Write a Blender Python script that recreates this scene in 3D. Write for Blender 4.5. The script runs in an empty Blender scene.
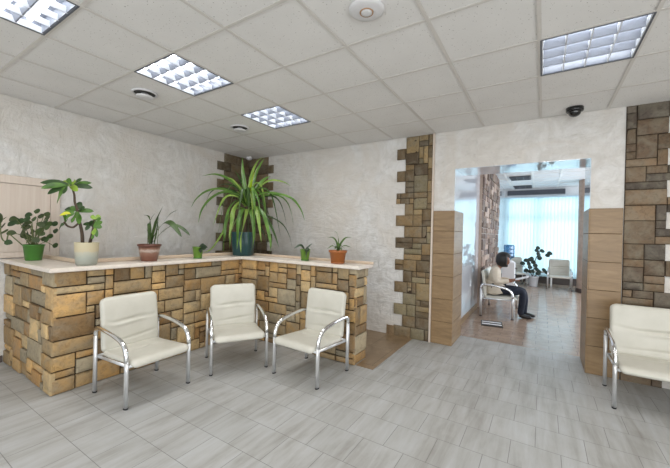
import bpy, bmesh, math, random
from mathutils import Vector, Matrix, noise

PI = math.pi
scene = bpy.context.scene
COL = scene.collection

# ------------------------------------------------------------------ camera
YAW, PITCH, ROLL = -0.5631, -0.0043, 0.0230
FPX = 328.63
CAM = Vector((0.647, -2.069, 1.447))
cyw, syw, cp, sp_ = math.cos(YAW), math.sin(YAW), math.cos(PITCH), math.sin(PITCH)
fwd = Vector((syw * cp, cyw * cp, sp_))
rgt = Vector((cyw, -syw, 0))
upv = rgt.cross(fwd)
cr, sr = math.cos(ROLL), math.sin(ROLL)
R2 = cr * rgt + sr * upv
U2 = -sr * rgt + cr * upv
cam_d = bpy.data.cameras.new('camera')
cam = bpy.data.objects.new('camera', cam_d)
COL.objects.link(cam)
cam_d.sensor_fit = 'HORIZONTAL'
cam_d.sensor_width = 36.0
cam_d.lens = 36.0 * FPX / 670.0
cam_d.clip_start = 0.05
cam.matrix_world = Matrix(((R2.x, U2.x, -fwd.x, CAM.x), (R2.y, U2.y, -fwd.y, CAM.y),
                           (R2.z, U2.z, -fwd.z, CAM.z), (0, 0, 0, 1)))
scene.camera = cam

# ------------------------------------------------------------------ world, light, exposure
world = bpy.data.worlds.new('daylight')
scene.world = world
world.use_nodes = True
wbg = world.node_tree.nodes['Background']
wbg.inputs['Color'].default_value = (0.84, 0.92, 1.0, 1)
wbg.inputs['Strength'].default_value = 1.1
vs = scene.view_settings
vs.view_transform = 'Standard'
vs.look = 'None'
vs.gamma = 1.0
vs.use_curve_mapping = False
vs.exposure = 0.0


def area(name, loc, rot, sx, sy, power, color, spread=PI):
    d = bpy.data.lights.new(name, 'AREA')
    d.shape = 'RECTANGLE'
    d.size, d.size_y = sx, sy
    d.energy = power
    d.color = color
    d.spread = spread
    o = bpy.data.objects.new(name, d)
    o.location = loc
    o.rotation_euler = rot
    COL.objects.link(o)
    return o


# daylight arriving at the waiting-room window, plus unseen fill added at the room's front and right
area('window_daylight', (0.6, 11.2, 1.7), (-PI / 2, 0, 0), 3.4, 3.0, 92, (0.84, 0.94, 1.0))
area('side_window_daylight', (3.1, 6.6, 1.6), (0, PI / 2, 0), 2.4, 5.5, 170, (0.86, 0.92, 1.0))
area('front_fill', (1.6, -6.6, 1.3), (PI / 2 + 0.25, 0, 0), 5.0, 2.2, 150, (0.95, 0.98, 1.0))  # added soft fill behind the camera, no window modelled here
area('right_fill', (4.3, -3.2, 1.4), (0, PI / 2 + 0.15, 0), 2.2, 4.5, 110, (0.95, 0.98, 1.0))  # added fill from the right, brightens the counter's long face
LAMP_POWER = 8.5


# ------------------------------------------------------------------ materials
def srgb(r, g, b):
    def f(c):
        c /= 255.0
        return c / 12.92 if c <= 0.04045 else ((c + 0.055) / 1.055) ** 2.4
    return (f(r), f(g), f(b), 1.0)


class NT:
    def __init__(self, name):
        self.m = bpy.data.materials.new(name)
        self.m.use_nodes = True
        self.t = self.m.node_tree
        self.p = self.t.nodes['Principled BSDF']

    def n(self, typ, **kw):
        nd = self.t.nodes.new(typ)
        for k, v in kw.items():
            if k.startswith('in_'):
                key = k[3:]
                key = int(key) if key.isdigit() else key.replace('_', ' ')
                nd.inputs[key].default_value = v
            else:
                setattr(nd, k, v)
        return nd

    def l(self, a, b):
        self.t.links.new(a, b)

    def coords(self, scale=(1, 1, 1), kind='Object', rot=(0, 0, 0)):
        tc = self.n('ShaderNodeTexCoord')
        mp = self.n('ShaderNodeMapping')
        mp.inputs['Scale'].default_value = scale
        mp.inputs['Rotation'].default_value = rot
        self.l(tc.outputs[kind], mp.inputs['Vector'])
        return mp.outputs[0]

    def noise(self, vec, scale, detail=4, rough=0.55, dist=0.0):
        nd = self.n('ShaderNodeTexNoise')
        nd.inputs['Scale'].default_value = scale
        nd.inputs['Detail'].default_value = detail
        nd.inputs['Roughness'].default_value = rough
        nd.inputs['Distortion'].default_value = dist
        if vec is not None:
            self.l(vec, nd.inputs['Vector'])
        return nd.outputs['Fac']

    def ramp(self, fac, stops):
        nd = self.n('ShaderNodeValToRGB')
        el = nd.color_ramp.elements
        while len(el) < len(stops):
            el.new(0.5)
        for e, (pos, c) in zip(el, stops):
            e.position = pos
            e.color = c
        self.l(fac, nd.inputs[0])
        return nd.outputs[0]

    def mix(self, fac, a, b, mode='MIX'):
        nd = self.n('ShaderNodeMix', data_type='RGBA', blend_type=mode)
        for sock, v in ((nd.inputs[0], fac), (nd.inputs[6], a), (nd.inputs[7], b)):
            if hasattr(v, 'is_output'):
                self.l(v, sock)
            else:
                sock.default_value = v
        return nd.outputs[2]

    def bump(self, h, strength=0.3, dist=0.01):
        nd = self.n('ShaderNodeBump')
        nd.inputs['Strength'].default_value = strength
        nd.inputs['Distance'].default_value = dist
        self.l(h, nd.inputs['Height'])
        self.l(nd.outputs[0], self.p.inputs['Normal'])

    def set(self, **kw):
        for k, v in kw.items():
            s = self.p.inputs[k.replace('_', ' ')]
            if hasattr(v, 'is_output'):
                self.l(v, s)
            else:
                s.default_value = v
        return self


def plain(name, col, rough=0.5, metal=0.0, var=0.06, scale=30, bump=0.0, **kw):
    t = NT(name)
    v = t.coords()
    f = t.noise(v, scale)
    lo = tuple(c * (1 - var) for c in col[:3]) + (1,)
    hi = tuple(min(1, c * (1 + var)) for c in col[:3]) + (1,)
    t.set(Base_Color=t.ramp(f, [(0.3, lo), (0.7, hi)]), Roughness=rough, Metallic=metal, **kw)
    if bump:
        t.bump(f, bump, 0.004)
    return t.m


def plaster_mat():
    t = NT('decorative_plaster')
    v = t.coords()
    big = t.noise(v, 1.3, 3, 0.6, 1.0)
    sw = t.noise(v, 3.2, 6, 0.62, 2.6)
    fine = t.noise(v, 40, 3, 0.6)
    c1 = t.ramp(sw, [(0.30, srgb(200, 197, 192)), (0.52, srgb(218, 216, 213)), (0.75, srgb(232, 231, 229))])
    c2 = t.mix(t.ramp(big, [(0.35, (0, 0, 0, 1)), (0.7, (1, 1, 1, 1))]), c1, srgb(210, 203, 194))
    t.set(Base_Color=c2, Roughness=0.5)
    # trowelled relief: soft strokes at two directions plus grain
    st1 = t.noise(t.coords((2.2, 2.2, 7.0), rot=(0.6, 0.6, 0)), 1.5, 5, 0.6, 1.6)
    st2 = t.noise(t.coords((7.0, 7.0, 2.4), rot=(-0.5, 0.4, 0)), 1.2, 5, 0.6, 1.8)
    h = t.mix(0.5, st1, st2)
    h = t.mix(0.25, h, sw)
    h = t.mix(0.06, h, fine)
    t.bump(h, 0.85, 0.05)
    return t.m


def stone_mat(name, tint=(1, 1, 1, 1), bump=0.9):
    t = NT(name)
    a = t.n('ShaderNodeAttribute', attribute_name='col')
    v = t.coords()
    n1 = t.noise(v, 7, 5, 0.6, 0.6)
    n2 = t.noise(v, 26, 5, 0.65, 0.8)
    c = t.mix(t.ramp(n1, [(0.42, (0, 0, 0, 1)), (0.68, (0.55, 0.55, 0.55, 1))]), a.outputs['Color'], srgb(134, 128, 112))
    c = t.mix(1.0, c, t.ramp(n2, [(0.25, (0.62, 0.59, 0.55, 1)), (0.5, (1, 1, 1, 1)), (0.8, (1.12, 1.08, 1.0, 1))]), 'MULTIPLY')
    c = t.mix(1.0, c, tint, 'MULTIPLY')
    t.set(Base_Color=c, Roughness=0.72)
    h = t.mix(0.5, n2, t.noise(v, 9, 6, 0.6, 1.5))
    t.bump(h, bump, 0.014)
    return t.m


def floor_mat():
    """square tiles in running bond, streaked along Y"""
    t = NT('grey_floor_tile')
    tc = t.n('ShaderNodeTexCoord')
    mp = t.n('ShaderNodeMapping')
    mp.inputs['Location'].default_value = (0.0975, -0.0165, 0)
    t.l(tc.outputs['Object'], mp.inputs['Vector'])
    br = t.n('ShaderNodeTexBrick', offset=0.5, offset_frequency=2)
    br.inputs['Scale'].default_value = 1.0
    br.inputs['Mortar Size'].default_value = 0.0022
    br.inputs['Mortar Smooth'].default_value = 0.3
    br.inputs['Brick Width'].default_value = 0.293
    br.inputs['Row Height'].default_value = 0.2888
    br.inputs['Color1'].default_value = (0.30, 0.30, 0.30, 1)
    br.inputs['Color2'].default_value = (0.70, 0.70, 0.70, 1)
    br.inputs['Mortar'].default_value = (0, 0, 0, 1)
    t.l(mp.outputs[0], br.inputs['Vector'])
    st = t.coords((18, 1.8, 1))
    s1 = t.noise(st, 1.0, 5, 0.62, 0.6)
    s2 = t.noise(t.coords((9, 0.9, 1)), 1.0, 4, 0.6, 0.8)
    s = t.mix(0.55, s1, s2)
    s = t.mix(0.3, s, t.noise(t.coords((2.6, 1.4, 1)), 1.6, 5, 0.6, 0.6))
    c = t.ramp(s, [(0.33, srgb(146, 143, 138)), (0.5, srgb(174, 174, 172)), (0.66, srgb(188, 190, 191))])
    tone = t.ramp(br.outputs['Color'], [(0.3, (0.95, 0.95, 0.945, 1)), (0.7, (1.03, 1.03, 1.03, 1))])
    c = t.mix(1.0, c, tone, 'MULTIPLY')
    c = t.mix(br.outputs['Fac'], c, srgb(124, 123, 120))
    t.set(Base_Color=c, Roughness=0.42)
    t.p.inputs['Specular IOR Level'].default_value = 0.35
    inv = t.n('ShaderNodeMath', operation='SUBTRACT', in_0=1.0)
    t.l(br.outputs['Fac'], inv.inputs[1])
    t.bump(inv.outputs[0], 0.35, 0.002)
    return t.m


def tan_tile_mat(name, bw, rh, c_lo, c_hi, rough):
    t = NT(name)
    v = t.coords()
    br = t.n('ShaderNodeTexBrick', offset=0.5, offset_frequency=2)
    br.inputs['Scale'].default_value = 1.0
    br.inputs['Mortar Size'].default_value = 0.003
    br.inputs['Brick Width'].default_value = bw
    br.inputs['Row Height'].default_value = rh
    br.inputs['Color1'].default_value = (0.2, 0.2, 0.2, 1)
    br.inputs['Color2'].default_value = (0.8, 0.8, 0.8, 1)
    t.l(v, br.inputs['Vector'])
    n = t.noise(v, 5, 5, 0.6, 1.0)
    c = t.ramp(n, [(0.3, c_lo), (0.7, c_hi)])
    tone = t.ramp(br.outputs['Color'], [(0.2, (0.92, 0.92, 0.92, 1)), (0.8, (1.04, 1.04, 1.04, 1))])
    c = t.mix(1.0, c, tone, 'MULTIPLY')
    c = t.mix(br.outputs['Fac'], c, tuple(x * 0.6 for x in c_lo[:3]) + (1,))
    t.set(Base_Color=c, Roughness=rough)
    inv = t.n('ShaderNodeMath', operation='SUBTRACT', in_0=1.0)
    t.l(br.outputs['Fac'], inv.inputs[1])
    t.bump(inv.outputs[0], 0.4, 0.002)
    return t.m


def travertine_mat():
    """wall tiles 0.3 m high with horizontal veins"""
    t = NT('travertine_tile')
    v = t.coords((2.2, 2.2, 13))
    n = t.noise(v, 1.2, 6, 0.62, 0.8)
    n2 = t.noise(t.coords(), 4, 3)
    c = t.ramp(n, [(0.28, srgb(120, 96, 68)), (0.5, srgb(141, 115, 82)), (0.72, srgb(157, 131, 97))])
    c = t.mix(t.ramp(n2, [(0.4, (0, 0, 0, 1)), (0.8, (0.5, 0.5, 0.5, 1))]), c, srgb(138, 114, 84))
    t.set(Base_Color=c, Roughness=0.38)
    return t.m


def ceil_mat():
    t = NT('mineral_fibre_tile')
    v = t.coords()
    vo = t.n('ShaderNodeTexVoronoi')
    vo.inputs['Scale'].default_value = 55
    t.l(v, vo.inputs['Vector'])
    holes = t.ramp(vo.outputs['Distance'], [(0.10, (0, 0, 0, 1)), (0.2, (1, 1, 1, 1))])
    gate = t.ramp(t.noise(v, 60, 2), [(0.50, (1, 1, 1, 1)), (0.56, (0, 0, 0, 1))])
    mask = t.mix(1.0, holes, gate, 'LIGHTEN')
    c = t.mix(mask, srgb(150, 144, 136), t.ramp(t.noise(v, 2.5), [(0.3, srgb(230, 228, 225)), (0.7, srgb(236, 234, 231))]))
    t.set(Base_Color=c, Roughness=0.9)
    t.bump(mask, 0.4, 0.003)
    return t.m


def leaf_mat(name, c_lo, c_hi, rough=0.42, yellow=None):
    t = NT(name)
    v = t.coords()
    n = t.noise(v, 9, 3)
    st = [(0.3, c_lo), (0.65, c_hi)]
    if yellow:
        st.append((0.85, yellow))
    t.set(Base_Color=t.ramp(n, st), Roughness=rough)
    t.p.inputs['Subsurface Weight'].default_value = 0.0
    tr = t.n('ShaderNodeBsdfTranslucent')
    tr.inputs['Color'].default_value = c_hi
    mx = t.n('ShaderNodeMixShader')
    mx.inputs[0].default_value = 0.22
    t.l(t.p.outputs[0], mx.inputs[1])
    t.l(tr.outputs[0], mx.inputs[2])
    t.l(mx.outputs[0], t.t.nodes['Material Output'].inputs['Surface'])
    return t.m


def emit_mat(name, col, strength):
    t = NT(name)
    t.set(Base_Color=col, Emission_Color=col, Emission_Strength=strength)
    return t.m


def slab_mat():
    t = NT('pale_laminate_stone')
    n = t.noise(t.coords((5, 5, 5)), 2, 6, 0.65, 1.2)
    t.set(Base_Color=t.ramp(n, [(0.3, srgb(216, 205, 193)), (0.5, srgb(224, 214, 203)), (0.7, srgb(231, 223, 213))]),
          Roughness=0.32)
    return t.m


def wood_mat(name, a, b, vertical=True):
    t = NT(name)
    n = t.noise(t.coords((30, 30, 1.2) if vertical else (1.2, 1.2, 30)), 1.3, 4, 0.6, 0.4)
    t.set(Base_Color=t.ramp(n, [(0.3, a), (0.7, b)]), Roughness=0.5)
    return t.m


def leather_mat():
    t = NT('cream_leatherette')
    v = t.coords()
    vo = t.n('ShaderNodeTexVoronoi')
    vo.inputs['Scale'].default_value = 260
    t.l(v, vo.inputs['Vector'])
    n = t.noise(v, 6, 4)
    t.set(Base_Color=t.ramp(n, [(0.3, srgb(196, 193, 181)), (0.7, srgb(206, 203, 192))]), Roughness=0.42)
    h = t.mix(0.25, t.noise(v, 14, 3, 0.5, 0.6), vo.outputs['Distance'])
    t.bump(h, 0.10, 0.006)
    return t.m


def pot_band_mat():
    """brown pot with a pale milky band"""
    t = NT('brown_glazed_pot')
    tc = t.n('ShaderNodeTexCoord')
    sep = t.n('ShaderNodeSeparateXYZ')
    t.l(tc.outputs['Object'], sep.inputs[0])
    nz = t.noise(t.coords(), 25, 3)
    ad = t.n('ShaderNodeMath', operation='MULTIPLY_ADD', in_1=0.03)
    t.l(nz, ad.inputs[0])
    t.l(sep.outputs['Z'], ad.inputs[2])
    t.set(Base_Color=t.ramp(ad.outputs[0], [(0.06, srgb(120, 78, 62)), (0.105, srgb(150, 112, 96)), (0.130, srgb(205, 190, 180)),
                                            (0.150, srgb(150, 108, 90)), (0.17, srgb(98, 60, 48))]), Roughness=0.3)
    return t.m


def pot_grey_mat():
    """cream upper half, grey-green lower half"""
    t = NT('two_tone_ceramic')
    tc = t.n('ShaderNodeTexCoord')
    sep = t.n('ShaderNodeSeparateXYZ')
    t.l(tc.outputs['Object'], sep.inputs[0])
    nz = t.noise(t.coords((1, 1, 1)), 16, 4, 0.6, 1.0)
    ad = t.n('ShaderNodeMath', operation='MULTIPLY_ADD', in_1=0.06)
    t.l(nz, ad.inputs[0])
    t.l(sep.outputs['Z'], ad.inputs[2])
    t.set(Base_Color=t.ramp(ad.outputs[0], [(0.0, srgb(140, 142, 132)), (0.10, srgb(158, 162, 152)), (0.145, srgb(176, 174, 158)),
                                            (0.165, srgb(190, 178, 146)), (0.24, srgb(192, 182, 152))]), Roughness=0.5)
    return t.m


def blind_mat():
    t = NT('blind_fabric')
    n = t.noise(t.coords((60, 60, 2)), 1.5, 2)
    c = t.ramp(n, [(0.3, srgb(214, 234, 240)), (0.7, srgb(232, 245, 248))])
    d = t.n('ShaderNodeBsdfDiffuse')
    tr = t.n('ShaderNodeBsdfTranslucent')
    t.l(c, d.inputs[0])
    t.l(c, tr.inputs[0])
    mx = t.n('ShaderNodeMixShader')
    mx.inputs[0].default_value = 0.7
    t.l(d.outputs[0], mx.inputs[1])
    t.l(tr.outputs[0], mx.inputs[2])
    t.l(mx.outputs[0], t.t.nodes['Material Output'].inputs['Surface'])
    return t.m


def glass_mat(name, col=(1, 1, 1, 1), rough=0.0, tint_mix=0.9):
    t = NT(name)
    tr = t.n('ShaderNodeBsdfTransparent')
    tr.inputs[0].default_value = col
    gl = t.n('ShaderNodeBsdfGlossy')
    gl.inputs['Roughness'].default_value = 0.03
    mx = t.n('ShaderNodeMixShader')
    mx.inputs[0].default_value = 1 - tint_mix
    t.l(tr.outputs[0], mx.inputs[1])
    t.l(gl.outputs[0], mx.inputs[2])
    t.l(mx.outputs[0], t.t.nodes['Material Output'].inputs['Surface'])
    return t.m


M = {}
M['plaster'] = plaster_mat()
M['stone'] = stone_mat('split_face_stone')
M['stone_col'] = stone_mat('column_stone')
M['stone_hall'] = stone_mat('hall_stone')
M['mortar'] = plain('dark_mortar', srgb(54, 41, 28), 0.9)
M['floor'] = floor_mat()
M['floor_tan'] = tan_tile_mat('tan_hall_tile', 0.30, 0.15, srgb(146, 124, 106), srgb(172, 150, 132), 0.22)
M['floor_brown'] = tan_tile_mat('brown_desk_tile', 0.60, 0.60, srgb(128, 106, 80), srgb(160, 136, 106), 0.32)
M['travertine'] = travertine_mat()
M['grout'] = plain('tile_grout', srgb(84, 64, 42), 0.8)
M['ceil'] = ceil_mat()
M['tbar'] = plain('ceiling_grid_bar', srgb(216, 212, 206), 0.5, 0, 0.02)
M['white'] = plain('white_enamel', srgb(236, 236, 234), 0.35, 0, 0.02)
M['gloss'] = plain('glossy_white_panel', srgb(214, 218, 224), 0.06, 0, 0.02, 4, Coat_Weight=0.7, Coat_Roughness=0.04)
M['hall_wall'] = plain('hall_white_paint', srgb(226, 228, 230), 0.5, 0, 0.02)
M['slab'] = slab_mat()
M['upstand'] = plain('beige_upstand', srgb(204, 184, 162), 0.4, 0, 0.04)
M['beech'] = wood_mat('pale_beech', srgb(206, 190, 176), srgb(216, 203, 190))
M['leather'] = leather_mat()
M['chrome'] = plain('polished_chrome', (0.80, 0.81, 0.82, 1), 0.09, 1.0, 0.01)
M['satin'] = plain('satin_metal', (0.80, 0.81, 0.82, 1), 0.36, 0.8, 0.02)
M['rubber'] = plain('dark_rubber', srgb(40, 40, 42), 0.7)
M['black'] = plain('black_plastic', srgb(22, 22, 24), 0.25)
M['dome'] = plain('smoked_dome', srgb(14, 14, 16), 0.05, 0, 0.0, Coat_Weight=1.0)
M['white_plastic'] = plain('white_plastic', srgb(222, 221, 222), 0.4, 0, 0.02)
M['grey_gap'] = plain('vent_shadow_gap', srgb(70, 68, 66), 0.7)
M['tan_ring'] = plain('tan_ring', srgb(176, 140, 105), 0.5)
M['tube'] = emit_mat('fluorescent_tube', (0.93, 0.97, 1.0, 1), 11.0)
M['louvre'] = plain('louvre_aluminium', (0.74, 0.76, 0.80, 1), 0.35, 0.2, 0.01)
M['reflector'] = plain('reflector_white', srgb(118, 122, 132), 0.3)
M['soil'] = plain('potting_soil', srgb(52, 40, 30), 0.95, 0, 0.3, 60, 0.5)
M['bark'] = plain('plant_bark', srgb(74, 60, 46), 0.8, 0, 0.2, 40, 0.4)
M['stem'] = plain('green_stem', srgb(96, 104, 60), 0.6)
M['leafA'] = leaf_mat('broad_green_leaf', srgb(52, 84, 34), srgb(92, 134, 52))
M['leafA2'] = leaf_mat('lime_leaf', srgb(120, 160, 60), srgb(160, 186, 76))
M['leafAd'] = leaf_mat('deep_green_leaf', srgb(38, 58, 34), srgb(60, 86, 46))
M['leafY'] = leaf_mat('yellow_leaf', srgb(190, 190, 40), srgb(216, 214, 60))
M['leafB'] = leaf_mat('olive_leaf', srgb(44, 58, 30), srgb(78, 92, 52))
M['leafC'] = leaf_mat('strap_leaf', srgb(46, 66, 34), srgb(74, 98, 50))
M['leafP'] = leaf_mat('screw_pine_leaf', srgb(58, 96, 38), srgb(108, 146, 66), 0.3)
M['leafP2'] = leaf_mat('screw_pine_pale_leaf', srgb(104, 140, 58), srgb(148, 174, 84), 0.3)
M['leafPd'] = leaf_mat('screw_pine_dark_leaf', srgb(40, 64, 30), srgb(70, 98, 48), 0.3)
M['leafN'] = leaf_mat('fresh_leaf', srgb(150, 190, 40), srgb(190, 214, 60), 0.3)
M['leafD'] = leaf_mat('dark_orchid_leaf', srgb(36, 52, 36), srgb(56, 74, 50))
M['leafS'] = leaf_mat('spider_leaf', srgb(62, 88, 40), srgb(98, 126, 60))
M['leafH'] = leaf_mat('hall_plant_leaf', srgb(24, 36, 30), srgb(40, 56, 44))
M['pot_green'] = plain('green_plastic_pot', srgb(64, 118, 44), 0.35, 0, 0.08, 8)
M['pot_lime'] = plain('lime_pot', srgb(92, 128, 40), 0.3, 0, 0.08, 10)
M['pot_teal'] = plain('teal_pot', srgb(28, 62, 64), 0.3, 0, 0.08, 10)
M['pot_terra'] = plain('terracotta_pot', srgb(156, 92, 44), 0.5, 0, 0.08, 14)
M['pot_white'] = plain('white_pot', srgb(214, 216, 220), 0.4, 0, 0.03)
M['pot_brown'] = pot_band_mat()
M['pot_grey'] = pot_grey_mat()
M['blind'] = blind_mat()
M['glass'] = glass_mat('window_glass', (0.92, 0.98, 1.0, 1))
M['jug'] = glass_mat('blue_jug', (0.22, 0.42, 0.58, 1), 0, 0.82)
M['frame_white'] = plain('window_frame_white', srgb(206, 226, 236), 0.4, 0, 0.02)
M['skirt'] = plain('dark_skirting', srgb(84, 74, 70), 0.5)
M['grille'] = plain('grey_grille', srgb(92, 96, 104), 0.5)
M['column'] = plain('column_tile', srgb(186, 164, 148), 0.4, 0, 0.12, 12)
M['skin'] = plain('skin', srgb(140, 96, 74), 0.5, 0, 0.05)
M['hair'] = plain('black_hair', srgb(20, 16, 16), 0.45, 0, 0.3, 80, 0.4)
M['jacket'] = plain('cream_jacket', srgb(206, 194, 176), 0.8, 0, 0.06, 20, 0.3)
M['trouser'] = plain('dark_denim', srgb(28, 34, 48), 0.85, 0, 0.12, 50)
M['shoe'] = plain('black_shoe', srgb(18, 17, 18), 0.4)
M['paper'] = plain('white_paper', srgb(236, 238, 240), 0.7, 0, 0.02)


# ------------------------------------------------------------------ object helpers
def link(name, bm, mats, parent=None, smooth=False, loc=None):
    me = bpy.data.meshes.new(name)
    if smooth:
        for f in bm.faces:
            f.smooth = True
    bm.normal_update()
    bm.to_mesh(me)
    bm.free()
    for m in (mats if isinstance(mats, (list, tuple)) else [mats]):
        me.materials.append(M[m])
    o = bpy.data.objects.new(name, me)
    COL.objects.link(o)
    if parent is not None:
        o.parent = parent
    if loc is not None:
        o.location = loc
    return o


def tag(o, label=None, cat=None, group=None, kind=None):
    if label:
        o['label'] = label
    if cat:
        o['category'] = cat
    if group:
        o['group'] = group
    if kind:
        o['kind'] = kind
    return o


def struct(name, bm, mats, label=None, parent=None, smooth=False):
    o = link(name, bm, mats, parent, smooth)
    if parent is None:
        o['kind'] = 'structure'
    if label:
        o['label'] = label
    return o


def thing(name, label, cat, loc=(0, 0, 0), rotz=0.0, group=None):
    o = bpy.data.objects.new(name, None)
    o.empty_display_size = 0.1
    COL.objects.link(o)
    o.location = loc
    o.rotation_euler = (0, 0, rotz)
    return tag(o, label, cat, group)


def dup(root, loc, rotz, label, group=None):
    r = root.copy()
    COL.objects.link(r)
    r.location = loc
    r.rotation_euler = (0, 0, rotz)
    r['label'] = label
    if group:
        r['group'] = group
    for ch in list(root.children):
        c = ch.copy()
        COL.objects.link(c)
        c.parent = r
        for g in list(ch.children):
            d = g.copy()
            COL.objects.link(d)
            d.parent = c
    return r


def box(bm, x0, x1, y0, y1, z0, z1, mi=0, bevel=0.0, seg=2):
    r = bmesh.ops.create_cube(bm, size=1.0, matrix=Matrix.Translation(((x0 + x1) / 2, (y0 + y1) / 2, (z0 + z1) / 2)) @
                              Matrix.Diagonal((abs(x1 - x0), abs(y1 - y0), abs(z1 - z0), 1)))
    vs_ = r['verts']
    fs = {f for v in vs_ for f in v.link_faces}
    for f in fs:
        f.material_index = mi
    if bevel:
        es = list({e for v in vs_ for e in v.link_edges})
        rb = bmesh.ops.bevel(bm, geom=es, offset=bevel, segments=seg, affect='EDGES', profile=0.5)
        for f in rb['faces']:
            f.material_index = mi
    return bm


def nb(*a, **k):
    return box(bmesh.new(), *a, **k)


def lathe(bm, prof, seg=28, mi=0, c=(0, 0, 0), cap=True, sq=0.0):
    """prof: list of (r, z); sq>0 squares the plan"""
    rings = []
    for r, z in prof:
        ring = []
        for k in range(seg):
            a = 2 * PI * k / seg
            ca, sa = math.cos(a), math.sin(a)
            s = 1.0
            if sq:
                n = 2 + 6 * sq
                s = (abs(ca) ** n + abs(sa) ** n) ** (-1.0 / n)
            ring.append(bm.verts.new((c[0] + r * s * ca, c[1] + r * s * sa, c[2] + z)))
        rings.append(ring)
    for a, b in zip(rings, rings[1:]):
        for k in range(seg):
            f = bm.faces.new((a[k], a[(k + 1) % seg], b[(k + 1) % seg], b[k]))
            f.material_index = mi
    if cap:
        f = bm.faces.new(list(reversed(rings[0])))
        f.material_index = mi
        f = bm.faces.new(rings[-1])
        f.material_index = mi
    return bm


def tube(bm, pts, ra, rb=None, seg=12, ref=None, mi=0, radii=None, cap=True):
    """sweep an ellipse (ra along ref-normal, rb along ref)"""
    rb = ra if rb is None else rb
    pts = [Vector(p) for p in pts]
    n = len(pts)
    rings = []
    prev = None
    for i, p in enumerate(pts):
        t = (pts[min(i + 1, n - 1)] - pts[max(i - 1, 0)]).normalized()
        if ref is not None:
            b = Vector(ref)
            b = (b - t * b.dot(t)).normalized()
        else:
            if prev is None:
                b = t.orthogonal().normalized()
            else:
                b = (prev - t * prev.dot(t)).normalized()
            prev = b
        nn = b.cross(t).normalized()
        s = radii[i] if radii else 1.0
        ring = [bm.verts.new(p + nn * (ra * s * math.cos(2 * PI * k / seg)) + b * (rb * s * math.sin(2 * PI * k / seg)))
                for k in range(seg)]
        rings.append(ring)
    for a, b_ in zip(rings, rings[1:]):
        for k in range(seg):
            f = bm.faces.new((a[k], a[(k + 1) % seg], b_[(k + 1) % seg], b_[k]))
            f.material_index = mi
            f.smooth = True
    if cap:
        f = bm.faces.new(list(reversed(rings[0])))
        f.material_index = mi
        f = bm.faces.new(rings[-1])
        f.material_index = mi
    return bm


def fillet(pts, rads, n=7):
    pts = [Vector(p) for p in pts]
    out = [pts[0]]
    for i in range(1, len(pts) - 1):
        r = rads[i - 1]
        a, b, c = pts[i - 1], pts[i], pts[i + 1]
        u, v = (a - b).normalized(), (c - b).normalized()
        if r <= 0:
            out.append(b)
            continue
        p0, p2 = b + u * r, b + v * r
        for k in range(n + 1):
            t = k / n
            out.append(p0 * (1 - t) ** 2 + b * 2 * t * (1 - t) + p2 * t * t)
    out.append(pts[-1])
    return out


def catmull(pts, n=6):
    pts = [Vector(p) for p in pts]
    P_ = [pts[0] * 2 - pts[1]] + pts + [pts[-1] * 2 - pts[-2]]
    out = []
    for i in range(1, len(P_) - 2):
        p0, p1, p2, p3 = P_[i - 1], P_[i], P_[i + 1], P_[i + 2]
        for k in range(n):
            t = k / n
            out.append(0.5 * ((2 * p1) + (p2 - p0) * t + (2 * p0 - 5 * p1 + 4 * p2 - p3) * t * t +
                              (3 * p1 - p0 - 3 * p2 + p3) * t ** 3))
    out.append(pts[-1])
    return out


# ------------------------------------------------------------------ stone cladding
PAL_TAN = [(184, 148, 96), (172, 136, 86), (194, 160, 110), (160, 124, 78), (180, 156, 116), (154, 140, 114), (134, 106, 70),
           (188, 152, 98), (168, 142, 102), (150, 122, 82), (164, 150, 124), (198, 170, 124)]
PAL_COL = [(142, 118, 82), (126, 104, 72), (154, 131, 92), (110, 91, 64), (134, 122, 94), (118, 98, 70), (96, 79, 57)]
PAL_CORNER_DIM = [(104, 88, 64), (92, 76, 54), (116, 98, 72), (82, 68, 50), (98, 86, 64)]  # brown stones, corner dimness included in the colour
PAL_RIGHT = [(112, 92, 72), (98, 82, 67), (124, 103, 80), (94, 84, 74), (110, 90, 68), (86, 75, 65)]
PAL_HALL = [(122, 102, 94), (140, 118, 106), (100, 84, 80), (178, 158, 146), (112, 94, 86)]


def ashlar(nx, ny, rng, ok, maxw, maxh, wts_h):
    occ = [[not ok(i, j) for i in range(nx)] for j in range(ny)]
    out = []
    for j in range(ny):
        for i in range(nx):
            if occ[j][i]:
                continue
            h = min(rng.choices(range(1, maxh + 1), wts_h)[0], ny - j)
            w = rng.randint(1 if h > 1 or maxw < 3 else 2, maxw) if rng.random() > 0.18 else 1
            if h > 1 and maxw > 3:
                w = max(w, rng.choice((2, 2, 3)) if h == 2 else 3)
            ww = 0
            while ww < w and i + ww < nx and not occ[j][i + ww]:
                ww += 1
            hh = 1
            while hh < h and all(not occ[j + hh][i + k] for k in range(ww)):
                hh += 1
            for a in range(hh):
                for b in range(ww):
                    occ[j + a][i + b] = True
            out.append((i, j, ww, hh))
    return out


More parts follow.
